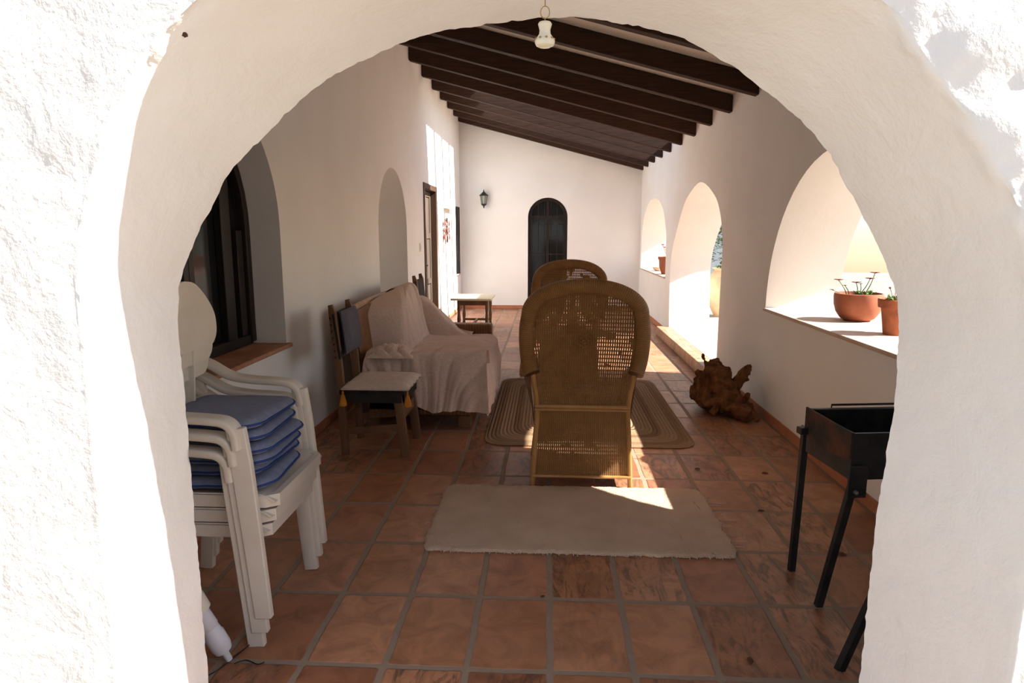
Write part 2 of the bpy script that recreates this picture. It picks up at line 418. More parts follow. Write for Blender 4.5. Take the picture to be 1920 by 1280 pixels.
door_o = [(7.12, .135), (9.96, .135), (10.03, .6)] + [tuple(p)[:2] for p in catmull([(10.06, 1.0, 0), (9.92, 1.32, 0), (9.38, 1.80, 0), (9.03, 2.0, 0), (8.3, 2.15, 0), (7.6, 1.97, 0), (7.27, 1.74, 0), (7.11, 1.42, 0)], 5)] + [(7.12, .7)]
far_win = [(10.46, .85), (13.22, .85), (13.22, 1.4)] + [tuple(p)[:2] for p in catmull([(13.2, 1.5, 0), (12.95, 1.84, 0), (12.45, 2.07, 0), (11.9, 2.125, 0), (11.3, 2.07, 0), (10.8, 1.86, 0), (10.48, 1.5, 0)], 5)]
holed_wall('wall_right', XR, XR + .6, [(YI, -.1), (YB, -.1), (YB, 2.92), (YI, 2.92)], [near_win, door_o, far_win])
lw = arch(2.77, 4.33, .80, 1.57, .78)
niche = arch(6.90, 8.30, .40, 1.57, .70)
ldoor = [(9.45, .001), (10.55, .001), (10.55, 2.25), (9.45, 2.25)]
lw2 = [(12.73, .74), (13.26, .74), (13.26, 2.03), (12.73, 2.03)]
holed_wall('wall_left', XL, XL - .6, [(YI, -.1), (YB, -.1), (YB, 4.1), (YI, 4.1)], [lw, niche, ldoor, lw2], depth=[-.27, -.5, -.14, -.10])
# back wall with its arched door recess
bd = [(-.41, .001), (.385, .001)] + [(-.0125 + .3975 * math.cos(PI * k / 24), 1.845 + .385 * math.sin(PI * k / 24)) for k in range(25)]
def back_wall():
    bm = bmesh.new(); outer = [(XL - .6, -.1), (XR + .6, -.1), (XR + .6, 2.92), (XL - .6, 4.1)]
    vs = [bm.verts.new((p[0], YB, p[1])) for p in outer + bd]
    for t in tessellate_polygon([[Vector((p[0], p[1], 0)) for p in q] for q in (outer, bd)]): bm.faces.new([vs[i] for i in t])
    n = len(bd); A = vs[4:]; B = [bm.verts.new((p[0], YB + .16, p[1])) for p in bd]
    for i in range(n): bm.faces.new([A[i], A[(i + 1) % n], B[(i + 1) % n], B[i]])
    for t in tessellate_polygon([[Vector((p[0], p[1], 0)) for p in bd]]): bm.faces.new([B[i] for i in t])
    C = [bm.verts.new((p[0], YB + .4, p[1])) for p in outer]
    bm.faces.new(C)
    for i in range(4): bm.faces.new([vs[i], vs[(i + 1) % 4], C[(i + 1) % 4], C[i]])
    bmesh.ops.recalc_face_normals(bm, faces=bm.faces)
    m = MB(); m.bm.free(); m.bm = bm; return struct(m.build('wall_back', 'plaster_in', smooth=30))
back_wall()

# ---- front wall: rough plaster with the horseshoe arch
inner = [(-1.023, -.1), (-1.023, .194), (-1.022, .595), (-1.021, .843), (-1.021, 1.066), (-1.024, 1.219), (-1.014, 1.369), (-.99, 1.457), (-.94, 1.557), (-.893, 1.63), (-.832, 1.722), (-.74, 1.805), (-.665, 1.872), (-.577, 1.937), (-.478, 1.983), (-.367, 2.024), (-.244, 2.054), (-.109, 2.068), (-.002, 2.078), (.13, 2.069), (.289, 2.037), (.396, 1.988), (.521, 1.911), (.628, 1.827), (.698, 1.755), (.774, 1.637), (.852, 1.503), (.903, 1.379), (.919, 1.253), (.923, 1.094), (.918, .915), (.907, .73), (.905, .273), (.905, -.1)]
outer_c = [(-1.03, -.1), (-1.03, .2), (-1.03, .6), (-1.028, .85), (-1.025, 1.07), (-1.02, 1.23), (-1.017, 1.38), (-1.013, 1.476), (-.995, 1.55), (-.961, 1.645), (-.93, 1.722), (-.892, 1.807), (-.833, 1.891), (-.758, 1.966), (-.66, 2.035), (-.52, 2.065), (-.36, 2.085), (-.17, 2.095), (0, 2.10), (.16, 2.095), (.33, 2.08), (.48, 2.045), (.619, 1.987), (.68, 1.93), (.745, 1.85), (.834, 1.74), (.901, 1.638), (.955, 1.53), (1.0, 1.40), (1.03, 1.25), (1.045, 1.05), (1.045, .85), (1.04, .45), (1.03, -.1)]
def resample(pts, n):
    P = catmull([(x, z, 0) for x, z in pts], 8); L = [0]
    for a, b in zip(P, P[1:]): L.append(L[-1] + (b - a).length)
    out = []; k = 0
    for i in range(n):
        t = L[-1] * i / (n - 1)
        while k < len(L) - 2 and L[k + 1] < t: k += 1
        f = (t - L[k]) / max(L[k + 1] - L[k], 1e-9); q = P[k].lerp(P[k + 1], min(f, 1)); out.append((q.x, q.y))
    return out
def front_wall():
    bm = bmesh.new(); n = 420; I = resample(inner, n); O = resample(outer_c, n)
    XA, XB_, ZT = -3.2, 2.55, 3.75
    def edge(i):            # matching point on the outer rectangle: ray from (0,1) through O
        x, z = O[i]; t = i / (n - 1)
        cx, cz = 0, .9
        dx, dz = x - cx, z - cz
        if z < cz: return (XA if x < 0 else XB_, z)
        k = 1e9
        if dx > 1e-6: k = min(k, (XB_ - cx) / dx)
        if dx < -1e-6: k = min(k, (XA - cx) / dx)
        if dz > 1e-6: k = min(k, (ZT - cz) / dz)
        return (cx + dx * k, cz + dz * k)
    rings = []
    nr, nf = 26, 46
    for j in range(nr + 1):                # reveal, inner -> outer
        t = j / nr; y = YI + (YO - YI) * t; R = []
        for i in range(n):
            x = I[i][0] * (1 - t) + O[i][0] * t; z = I[i][1] * (1 - t) + O[i][1] * t
            p = Vector((x, y, z)); out = Vector((x, 0, z - 1.1)); out = out.normalized() if out.length > 0 else out
            d = .004 * noise.noise(p * 5) + .0022 * noise.noise(p * 17) + .0015 * noise.noise(p * 48)
            if j == 0: d += .003 * noise.noise(p * 30) + .003 * noise.noise(p * 70)
            if j >= nr - 1: d += .012 * noise.noise(p * 22) * (1 if z > 1.2 else .4)
            R.append(p + out * d)
        rings.append(R)
    for j in range(1, nf + 1):             # outer face
        t = (j / nf) ** 1.6; R = []
        for i in range(n):
            ex, ez = edge(i); x = O[i][0] + (ex - O[i][0]) * t; z = O[i][1] + (ez - O[i][1]) * t
            p = Vector((x, YO, z)); r = min(1, j / 4)
            d = .012 * noise.noise(p * 3.5 + Vector((3, 0, 0))) + .006 * noise.noise(p * 9) + .004 * noise.noise(p * 26) + .003 * noise.noise(p * 60)
            d += .02 * abs(noise.noise(p * 6 + Vector((0, 5, 0)))) * (1 if z > 1.2 else .3)
            if x < 0: d *= .45
            if j == 1: d += .01
            p.y -= d * r * (1 if p.z > 1.3 else .6); R.append(p)
        rings.append(R)
    # back face
    Bk = []
    for j in range(1, 5):
        R = []
        for i in range(n):
            ex, ez = edge(i); t = j / 4; R.append(Vector((I[i][0] + (ex - I[i][0]) * t, YI, I[i][1] + (ez - I[i][1]) * t)))
        Bk.append(R)
    allr = list(reversed(Bk)) + rings
    V = [[bm.verts.new(p) for p in R] for R in allr]
    for a, b in zip(V, V[1:]):
        for i in range(n - 1): bm.faces.new([a[i], a[i + 1], b[i + 1], b[i]])
    a, b = V[-1], V[0]
    for i in range(n - 1): bm.faces.new([a[i], a[i + 1], b[i + 1], b[i]])
    bmesh.ops.recalc_face_normals(bm, faces=bm.faces)
    m = MB(); m.bm.free(); m.bm = bm; return struct(m.build('wall_front', 'plaster', smooth=80))
front_wall()
struct(MB().box(-3.2, -2.38, 1.75, 14, -.1, 4.1).build('wall_house_side', 'plaster'))

# ---- roof: closed over the near bays, open strip over the far bays
def slab(y0, y1, xa, xb):
    return [(xa, y0, roof_z(xa)), (xb, y0, roof_z(xb)), (xb, y1, roof_z(xb)), (xa, y1, roof_z(xa)), (xa, y0, roof_z(xa) + .14), (xb, y0, roof_z(xb) + .14), (xb, y1, roof_z(xb) + .14), (xa, y1, roof_z(xa) + .14)]
rf = MB(); rf.hexa(slab(YI, 9.7, XL - .1, XR + .75)); rf.hexa(slab(9.7, YB, XL - .1, -1.06)); rf.hexa(slab(12.45, YB + .3, -1.06, XR + .75))
# curved tile ends along the open edge give the ragged shadow line
for k in range(13):
    y = 9.8 + k * .2
    rf.tube([(-1.15, y, roof_z(-1.15) + .10), (-1.0, y, roof_z(-1.0) + .10)], .075, 10)
struct(rf.build('ceiling', 'roofboard', smooth=0))
YS = [2.0, 2.8, 3.63, 4.47, 5.3, 6.15, 7.0, 7.82, 8.65, 9.5, 10.32, 11.08, 11.85, 12.6, 13.25]
ORD = ['first', 'second', 'third', 'fourth', 'fifth', 'sixth', 'seventh', 'eighth', 'ninth', 'tenth', 'eleventh', 'twelfth', 'thirteenth', 'fourteenth', 'fifteenth']
for i, y in enumerate(YS):
    m = MB(); x0, x1 = XL + .002, XR - .002; g = .004
    m.hexa([(x0, y, beam_z(x0)), (x1, y, beam_z(x1)), (x1, y + .1, beam_z(x1)), (x0, y + .1, beam_z(x0)),
            (x0, y, roof_z(x0) - g), (x1, y, roof_z(x1) - g), (x1, y + .1, roof_z(x1) - g), (x0, y + .1, roof_z(x0) - g)])
    n = len(YS) - 1 - i
    o = m.build('ceiling_beam', 'beam', bevel=.008)
    tag(o, 'dark stained wooden ceiling beam, ' + ('nearest to the white back wall' if n == 0 else ORD[n] + ' one before the beam at the back wall'), 'beam', 'sloping dark ceiling beams')

# ---- baseboards, sills, step
struct(MB().box(XL, XL + .012, YI, 9.45, 0, .075).build('baseboard_left', 'terracotta', bevel=.003))
struct(MB().box(XL, XL + .012, 10.55, YB, 0, .075).build('baseboard_left', 'terracotta', bevel=.003))
struct(MB().box(XR - .012, XR, YI, 7.05, 0, .075).build('baseboard_right', 'terracotta', bevel=.003))
struct(MB().box(XR - .012, XR, 10.1, YB, 0, .075).build('baseboard_right', 'terracotta', bevel=.003))
struct(MB().box(XL, -.42, YB - .012, YB, 0, .07).build('baseboard_back', 'terracotta', bevel=.003))
struct(MB().box(.395, XR, YB - .012, YB, 0, .07).build('baseboard_back', 'terracotta', bevel=.003))
struct(MB().box(1.66, XR, 6.9, 10.02, 0, .137).build('trim_1', 'step', bevel=.008))
struct(MB().box(XR, 2.52, 7.12, 9.98, .1, .137).build('trim_2', 'palesill', bevel=.004))
struct(MB().box(XR - .02, 2.47, 3.13, 5.64, ZS1 - .022, ZS1 + .004).build('trim_3', 'palesill', bevel=.006))
struct(MB().box(XR - .02, 2.47, 10.45, 13.23, .83, .855).build('trim_4', 'palesill', bevel=.006))
struct(MB().box(XL - .27, XL + .035, 2.75, 4.36, .775, .803).build('trim_5', 'sill', bevel=.008))

# ---- windows and doors
def window_near():
    m = MB(); x = XL - .268
    m.prism([(p[0], p[1]) for p in lw], x, x + .004, 0); g = struct(m.build('window_1', 'glass', smooth=0))
    fr = MB()
    c, a = 3.55, .78
    path = [(x + .03, 4.30, .82)] + [(x + .03, c + (a - .03) * math.cos(PI * k / 20), 1.57 + (a - .03) * math.sin(PI * k / 20)) for k in range(21)] + [(x + .03, 2.80, .82)]
    fr.sweep(path, lambda i, n: rrect(.03, .035, .006, 2), up=(1, 0, 0), fixed=True)
    fr.box(x + .004, x + .055, 2.8, 4.3, .805, .87)
    for y in (3.52, 3.58): fr.box(x + .004, x + .06, y - .028, y + .028, .87, 2.3)
    for y in (2.86, 4.20): fr.box(x + .004, x + .045, y - .03, y + .05, .87, 1.56)
    fr.box(x + .004, x + .05, 3.97, 4.09, .87, 1.95)
    fr.build('window_frame', 'frame', g, smooth=30, bevel=.004)
window_near()
def door_left():
    x = XL - .135
    d = struct(MB().box(x, x + .02, 9.47, 10.53, .01, 2.23).build('door_1', 'glass', smooth=0))
    f = MB()
    f.box(x + .02, XL + .015, 9.45, 9.53, .002, 2.25); f.box(x + .02, XL + .015, 10.47, 10.55, .002, 2.25); f.box(x + .02, XL + .015, 9.53, 10.47, 2.17, 2.25)
    f.build('door_frame', 'darkwood', d, bevel=.004)
    for y0, y1, mt in ((9.54, 9.98, 'darkwood'), (10.0, 10.46, 'doorwood')):
        lf = MB()
        lf.box(x + .022, x + .06, y0, y0 + .07, .03, 2.16); lf.box(x + .022, x + .06, y1 - .07, y1, .03, 2.16)
        for z in (.03, .75, 1.45, 2.08): lf.box(x + .022, x + .06, y0 + .07, y1 - .07, z, z + .08)
        if mt == 'doorwood':
            for z in (.11, .83, 1.53): lf.box(x + .022, x + .045, y0 + .07, y1 - .07, z, z + .62 if z < 1 else z + .55)
        lf.build('door_leaf', mt, d, bevel=.004)
    h = MB().tube([(x + .06, 9.95, 1.05), (x + .1, 9.95, 1.05), (x + .1, 9.86, 1.05)], .009, 8); h.box(x + .058, x + .065, 9.935, 9.965, .98, 1.12)
    h.build('door_handle', 'steel', d)
door_left()
def win_left2():
    x = XL - .095
    d = struct(MB().box(x, x + .01, 12.74, 13.25, .75, 2.02).build('window_2', 'glass', smooth=0))
    f = MB()
    for a in ((12.74, 12.79, .75, 2.02), (13.2, 13.25, .75, 2.02), (12.79, 13.2, 1.96, 2.02), (12.79, 13.2, .75, .81), (12.98, 13.01, .81, 1.96)): f.box(x + .01, x + .045, a[0], a[1], a[2], a[3])
    f.build('window_frame', 'frame', d, bevel=.003)
    b = MB()
    for k in range(5): b.tube([(XL + .01, 12.78 + k * .11, .70), (XL + .01, 12.78 + k * .11, 2.04)], .006, 6)
    b.build('window_bars', 'iron', d)
win_left2()
struct(MB().box(XL - .02, XL + .03, 12.70, 13.29, .715, .74).build('trim_6', 'palesill', bevel=.004))
def door_back():
    y = YB + .12
    pts = [(p[0] * .985, p[1]) for p in bd]
    d = struct(MB().prism(pts, y, y + .03, 1).build('door_2', 'glass', smooth=0))
    f = MB()
    path = [(-.375, y - .02, .01), (-.375, y - .02, 1.84)] + [(-.0125 - .3625 * math.cos(PI * k / 20), y - .02, 1.845 + .35 * math.sin(PI * k / 20)) for k in range(1, 20)] + [(.35, y - .02, 1.84), (.35, y - .02, .01)]
    f.sweep(path, lambda i, n: rrect(.025, .03, .005, 2), up=(0, 1, 0), fixed=True)
    f.box(-.35, .33, y - .04, y, .01, .16); f.box(-.35, .33, y - .04, y, 1.82, 1.88); f.box(-.04, .015, y - .045, y, .16, 2.18)
    f.build('door_frame', 'frame', d, bevel=.003)
    g = MB()
    for k in range(6):
        x = -.33 + .127 * k; zt = 1.84 + .34 * math.sqrt(max(0, 1 - ((x + .0125) / .37) ** 2)); g.tube([(x, y - .075, .02), (x, y - .075, zt)], .007, 6)
    for z in (.5, 1.1, 1.7): g.box(-.38, .355, y - .08, y - .07, z, z + .02)
    g.build('door_grille', 'iron', d)
door_back()

# ================================================================== THINGS ON THE WALLS
def lantern():
    r = empty('wall_lantern', (-1.285, YB, 2.2))
    tag(r, 'small dark iron wall lantern with pale glass on the back wall', 'lantern')
    MB().box(-.03, .03, -.015, 0, -.1, .09).build('wall_plate', 'lampiron', r, bevel=.004)
    MB().tube(catmull([(0, -.012, .05), (0, -.06, .11), (0, -.12, .16), (0, -.13, .13)], 5), .008, 8).build('bracket', 'lampiron', r)
    c = (0, -.13, 0)
    MB().lathe([(0, .19), (.008, .17), (.012, .145), (.03, .125), (.085, .075), (.095, .06), (.08, .058), (0, .06)], c, 6).build('lantern_roof', 'lampiron', r, smooth=20)
    MB().lathe([(.066, .058), (.045, -.10), (0, -.10)], c, 6).build('glass_shade', 'lampglass', r, smooth=20)
    f = MB()
    for k in range(6):
        a = 2 * PI * k / 6; f.tube([(.069 * math.cos(a), -.13 + .069 * math.sin(a), .06), (.048 * math.cos(a), -.13 + .048 * math.sin(a), -.1)], .005, 6)
    f.lathe([(.055, -.095), (.055, -.11), (.03, -.13), (.012, -.15), (.016, -.165), (0, -.185)], c, 12).build('lantern_cage', 'lampiron', r)
lantern()
def wall_flower():
    r = empty('wall_ornament', (XL, 11.45, 1.58)); tag(r, 'dark metal leaf and flower ornament on the sunlit left wall', 'ornament')
    s = MB()
    for k in range(7):
        a = 2 * PI * k / 7 + .3; s.tube(catmull([(.02, 0, 0), (.03, .13 * math.cos(a), .09 * math.sin(a)), (.025, .34 * math.cos(a), .15 * math.sin(a))], 4), .009, 6)
    s.tube([(.015, -.28, -.02), (.015, -.33, -.38)], .008, 6)
    s.build('stems', 'leafred', r)
    for k in range(8):
        a = 2 * PI * k / 8; q = (.03, .36 * math.cos(a) * (1 if k % 2 else .6), .17 * math.sin(a))
        MB().ellipsoid(q, (.012, .075, .05), 2, .5, 3).build('leaf', 'leafred', r)
wall_flower()
def wall_bird():
    r = empty('wall_shelf', (XL, 11.7, 1.98)); tag(r, 'small ivory wall bracket with figure above the metal flower ornament', 'shelf')
    MB().box(0, .1, -.42, .30, -.03, -.005).build('shelf_board', 'ceramic', r, bevel=.006)
    MB().lathe([(.05, -.005), (.04, .03), (.022, .07), (.03, .10), (.01, .14), (0, .15)], (.05, .16, 0), 14).build('figure', 'ceramic', r)
wall_bird()
def switch():
    o = MB().box(XL, XL + .012, 9.10, 9.19, 1.28, 1.40).build('light_switch', 'white', bevel=.004)
    tag(o, 'small white light switch plate beside the brown door', 'switch')
    MB().box(XL + .012, XL + .018, 9.125, 9.165, 1.31, 1.37).build('rocker', 'white', o, bevel=.002)
switch()
def bell():
    r = empty('hanging_bell', (-.011, 1.5, 2.13)); tag(r, 'small cream ceramic bell painted brown, hanging from the arch crown', 'bell')
    c = (0, 0, -.175)
    MB().lathe([(0, .038), (.0125, .038), (.015, .034), (.0135, .029), (.0115, .022), (.0125, .014), (.018, .006), (.0215, 0), (.0215, -.004), (.019, -.009), (.013, -.012), (.011, -.009), (0, -.006)], c, 28).build('bell_body', 'ceramic', r)
    for k in range(9):
        a = 2 * PI * k / 9; MB().ellipsoid((.0192 * math.cos(a), .0192 * math.sin(a), -.1712), (.0035, .0035, .0030), 1).build('painted_flower', 'brownpaint', r)
    ch = MB()
    ch.tube([(.0095 * math.cos(t), 0, -.117 + .0125 * math.sin(t)) for t in [2 * PI * k / 18 for k in range(18)]], .0011, 6, closed=True)
    ch.tube([(0, .0028 * math.cos(t), -.1335 + .0055 * math.sin(t)) for t in [2 * PI * k / 12 for k in range(12)]], .0009, 6, closed=True)
    ch.build('chain_ring', 'brownpaint', r)
    MB().tube([(0, 0, .045), (0, 0, -.095)] + [(0, .004 - .004 * math.cos(t), -.1 - .004 * math.sin(t)) for t in [PI * k / 8 for k in range(1, 9)]], .0013, 6).build('hook', 'brownpaint', r)
bell()
nl = MB().ellipsoid((-.758, 1.41, 1.955), (.006, .006, .006), 2, .4).build('nail', 'rust'); tag(nl, 'rusty nail stub in the upper left of the arch underside', 'nail')

# ================================================================== RUGS
def white_rug():
    x0, x1, y0, y1 = -.61, .93, 2.99, 3.83
    cx, cy, hw, hh = (x0 + x1) / 2, (y0 + y1) / 2, (x1 - x0) / 2, (y1 - y0) / 2
    P = rrect(hw, hh, .07, 6)
    # dense outline with ragged edge
    D = []
    for a, b in zip(P, P[1:] + P[:1]):
        L = math.hypot(b[0] - a[0], b[1] - a[1]); n = max(1, int(L / .008))
        for k in range(n): D.append((a[0] + (b[0] - a[0]) * k / n, a[1] + (b[1] - a[1]) * k / n))
    bm = bmesh.new(); uvl = bm.loops.layers.uv.new('UVMap'); rings = []
    for s, z in ((1, .002), (1.004, .008), (.996, .016), (.975, .0195), (.9, .019), (.7, .02), (.4, .02), (.1, .019)):
        R = []
        for x, y in D:
            q = Vector((x, y, 0)); rag = (.011 * noise.noise(q * 45) + .010 * noise.noise(q * 13)) if s > .97 else 0
            R.append(bm.verts.new((cx + x * s + rag * (1 if abs(x) > hw * .95 else 0) * (1 if x > 0 else -1), cy + y * s + rag * (1 if y > 0 else -1) * (1 if abs(y) > hh * .9 else 0), z + (.003 * noise.noise(Vector((x * s, y * s, 1)) * 9) if s < .99 else 0))))
        rings.append(R)
    for A, B in zip(rings, rings[1:]):
        for i in range(len(A)): bm.faces.new([A[i], A[(i + 1) % len(A)], B[(i + 1) % len(A)], B[i]])
    bm.faces.new(rings[-1]); bmesh.ops.recalc_face_normals(bm, faces=bm.faces)
    m = MB(); m.bm.free(); m.bm = bm; o = m.build('rug', 'rug', smooth=60)
    tag(o, 'off-white cotton rug with ragged edge on the tiles in front of the wicker armchair', 'rug')
    fr = MB()
    for k in range(9):
        y = y0 + .12 + k * .08 + random.uniform(-.02, .02); L = random.uniform(.05, .12); b = random.uniform(-.02, .03); x = x1 - .01 if k < 8 else x0
        fr.tube(catmull([(x1 - .008, y, .008), (x1 + L * .5, y + b, .003), (x1 + L, y + b * .3, .003)], 4), .0016, 5)
    for k in range(3): fr.tube(catmull([(x0 + .008, y0 + .3 + k * .18, .006), (x0 - .025, y0 + .32 + k * .18, .003), (x0 - .04, y0 + .30 + k * .18, .003)], 4), .0014, 5)
    for k in range(46):
        x = x0 + .09 + k * .031 + random.uniform(-.01, .01); L = random.uniform(.006, .018)
        for yy, sg in ((y0, -1), (y1, 1)): fr.tube([(x, yy, .009), (x + random.uniform(-.008, .008), yy + sg * L, .004)], .0022, 4)
    f = fr.build('fringe', 'string', o); f['kind'] = 'stuff'
white_rug()
def jute_rug():
    hw, hh = .785, 1.12; P = rrect(hw, hh, .16, 8); c = (.315, 5.74, 0); m = MB(); rings = []
    for s, z in ((1, .001), (1.003, .007), (.992, .012), (.97, .0125), (.5, .0125), (.05, .0125)):
        rings.append([m.bm.verts.new((x * s, y * s, z)) for x, y in P])
    for A, B in zip(rings, rings[1:]):
        for i in range(len(A)): m.face([A[i], A[(i + 1) % len(A)], B[(i + 1) % len(A)], B[i]])
    m.face(rings[-1]); o = m.build('rug', 'jute', loc=c); tag(o, 'large brown striped braided jute rug between sofa and wicker armchairs', 'rug')
jute_rug()

# ================================================================== WICKER ARMCHAIRS
def armchair():
    r = empty('wicker_armchair', (.215, 3.84, 0))
    # outline of the back (half width as function of height) -- local y=0 is the rear foot line
    def yb(z): return .0 - .10 * max(0, z - .5) / .77         # back leans to the rear
    arc = []
    for z, w in ((.80, .325), (.90, .335), (1.0, .335), (1.08, .322)): arc.append((w, z))
    for k in range(1, 13):
        t = PI / 2 * k / 12; arc.append((.322 * math.cos(t) ** .9 if k < 12 else 0, 1.08 + .165 * math.sin(t)))
    full = [(x, z) for x, z in arc] + [(-x, z) for x, z in reversed(arc[:-1])]
    # rim: wide rolled band that follows the arch and curls in below
    pth = [(.300, -.035 + yb(.74), .73)] + [(x, yb(z), z) for x, z in full] + [(-.300, -.035 + yb(.74), .73)]
    rim = MB().sweep(catmull(pth, 3), lambda i, n: [(q[0], q[1]) for q in rrect(.044, .045, .034, 5)], up=(0, 1, 0), fixed=True)
    rim.build('back_rim', 'wicker', r, smooth=60)
    # woven back panel
    def top(u):      # inner top edge for x
        x = (u - .5) * 2 * .30; return 1.08 + .15 * math.sqrt(max(0, 1 - (x / .325) ** 2))
    def pan(u, v):
        z = .50 + (top(u) - .50) * v
        w = .265 + .045 * min(1, (z - .5) / .4)
        x = (u - .5) * 2 * w; return (x, yb(z) + .035 * (1 - (x / .3) ** 2) * math.sin(PI * min(1, v * 1.0)) + .004, z)
    MB().grid(pan, 30, 34, .008, lambda u, v: (u * .56, .50 + (top(u) - .5) * v)).build('back_panel', 'wickerback', r, smooth=60)
    # diamond motif woven in the middle
    dm = MB()
    for i in range(-5, 6):
        for j in range(-4, 5):
            if abs(i) / 5.5 + abs(j) / 4.5 <= 1 and (i + j) % 2 == 0:
                dm.box(i * .0155 - .010, i * .0155 + .010, yb(.93) + .022, yb(.93) + .030, .925 + j * .011 - .0045, .925 + j * .011 + .0045)
    dm.build('diamond_motif', 'wicker', r, smooth=0)
    # back side posts
    for s in (-1, 1):
        MB().tube(catmull([(s * .30, .012, .0), (s * .283, .01, .30), (s * .272, .006, .52), (s * .300, yb(.72), .74), (s * .305, yb(.9), .95)], 5), .0155, 10).build('leg', 'cane', r)
        MB().tube(catmull([(s * .31, .60, .0), (s * .29, .585, .2), (s * .285, .57, .36)], 5), .0155, 10).build('leg', 'cane', r)
    # apron panels (rear, sides, front), flaring to the floor
    def ap(u, v): z = .07 + v * .44; w = .295 - .022 * v; return ((u - .5) * 2 * w, .004 + .004 * v, z)
    MB().grid(ap, 20, 16, .008, lambda u, v: (u * .57, v * .44)).build('rear_apron', 'wickerapron', r, smooth=60)
    for s in (-1, 1):
        def sd(u, v, s=s): z = .07 + v * .36; return (s * (.297 - .014 * v), .02 + u * .56, z)
        MB().grid(sd, 14, 10, .008, lambda u, v: (u * .56, v * .36)).build('side_apron', 'wicker', r, smooth=60)
    def fr(u, v): z = .10 + v * .27; return ((u - .5) * 2 * .29, .585 - .01 * v + .03 * math.sin(PI * u), z)
    MB().grid(fr, 14, 10, .008, lambda u, v: (u * .57, v * .27)).build('front_apron', 'wicker', r, smooth=60)
    # mouldings
    for p, q, rr in (((-.285, 0, .515), (.285, 0, .515), .014), ((-.285, -.002, .495), (.285, -.002, .495), .008), ((-.30, 0, .075), (.30, 0, .075), .010), ((-.297, .02, .075), (-.297, .58, .075), .010), ((.297, .02, .075), (.297, .58, .075), .010)):
        MB().tube([p, q], rr, 8).build('binding', 'cane', r)
    # seat
    MB().grid(lambda u, v: ((u - .5) * .56, .03 + v * .57 + .02 * math.sin(PI * u) * v, .40 + .015 * math.cos(PI * (u - .5))), 12, 12, .02, lambda u, v: (u * .56, v * .57)).build('seat', 'wicker', r)
    # wing and arm on each side
    for s in (-1, 1):
        arm = catmull([(s * .325, -.02, .80), (s * .345, .10, .76), (s * .36, .28, .655), (s * .36, .48, .63), (s * .345, .60, .60), (s * .315, .625, .50), (s * .30, .60, .38)], 4)
        MB().sweep(arm, lambda i, n: rrect(.033, .022, .018, 3), up=(0, 0, 1), fixed=False).build('arm_rest', 'cane', r, smooth=60)
        n_ = len(arm)
        def sp(u, v, s=s, arm=arm, n_=n_):
            k = u * (n_ - 1) * .86; i = int(k); f = k - i; p = arm[i].lerp(arm[min(i + 1, n_ - 1)], f)
            lo = Vector((s * .285, .02 + u * .56, .39)); return lo.lerp(p, v)
        MB().grid(sp, 18, 10, .008, lambda u, v: (u * .6, v * .3)).build('side_panel', 'wicker', r, smooth=60)
    return r
A1 = armchair(); tag(A1, 'honey brown wicker armchair with tall rounded back, nearest behind the white rug', 'armchair', 'wicker armchairs')
A2 = copy_tree(A1); A2.location = (.215, 6.55, 0); tag(A2, 'second wicker armchair, farther off, mostly hidden behind the nearer one', 'armchair', 'wicker armchairs')

# ================================================================== SOFA AND THROW
def sofa():
    r = empty('sofa', (-1.1, 6.1, 0)); tag(r, 'brown rattan sofa along the left wall with a pale seat cover', 'sofa')
    ox, oy = 1.1, -6.1
    def B(*a): return (a[0] + ox, a[1] + ox, a[2] + oy, a[3] + oy, a[4], a[5])
    MB().box(*B(-1.5, -.56, 5.04, 7.2, .10, .34)).build('base', 'sofacane', r, bevel=.02)
    def bk(u, v):
        z = .12 + .80 * v; return (-1.47 - .10 * v + ox, 5.04 + 2.16 * u + oy, z + .03 * math.sin(PI * u) * v)
    MB().grid(bk, 24, 10, -.05, lambda u, v: (u * 2.16, v * .8)).build('back', 'sofacane', r, smooth=50)
    MB().tube([(-1.575 + ox, 5.03 + oy + 2.18 * k / 16, .925 + .03 * math.sin(PI * k / 16)) for k in range(17)], .032, 10).build('top_rail', 'cane', r)
    for y in (5.03, 7.21):
        MB().tube([(-1.50 + ox, y + oy, .0), (-1.52 + ox, y + oy, .5), (-1.575 + ox, y + oy, .925)], .026, 10).build('back_post', 'cane', r)
    for y in (5.04, 7.02):
        MB().box(*B(-1.45, -.60, y, y + .17, .12, .565)).build('arm', 'sofacane', r, bevel=.03, seg=3)
    for y in (5.10, 7.1):
        for x in (-1.40, -.66): MB().box(*B(x - .05, x + .05, y - .05, y + .05, 0, .10)).build('foot', 'brownwood', r, bevel=.006)
    def cu(u, v):
        x = -1.36 + u * .83; y = 5.22 + v * 1.79; e = min(1, min(u, 1 - u) / .08, min(v, 1 - v) / .03); seam = math.exp(-((v - .5) / .012) ** 2)
        return (x + ox, y + oy, .35 + .09 * math.sin(min(e, 1) * PI / 2) - .03 * seam)
    m = MB().grid(cu, 24, 60, .0); m.box(*B(-1.36, -.54, 5.22, 7.01, .335, .37)); m.build('seat_cushion', 'throw', r, smooth=50)
sofa()
def fold(x, y, a=1):
    return a * (.016 * noise.noise(Vector((x * 9, y * 3, 1))) + .010 * noise.noise(Vector((x * 20, y * 6, 4))))
def sm(x): x = min(1, max(0, x)); return x * x * (3 - 2 * x)
def crease(t, k=0):
    """soft ridges with tight valleys, like hanging cotton"""
    return 1 - abs(math.sin(t)) ** .7 if k else abs(math.sin(t)) ** .8
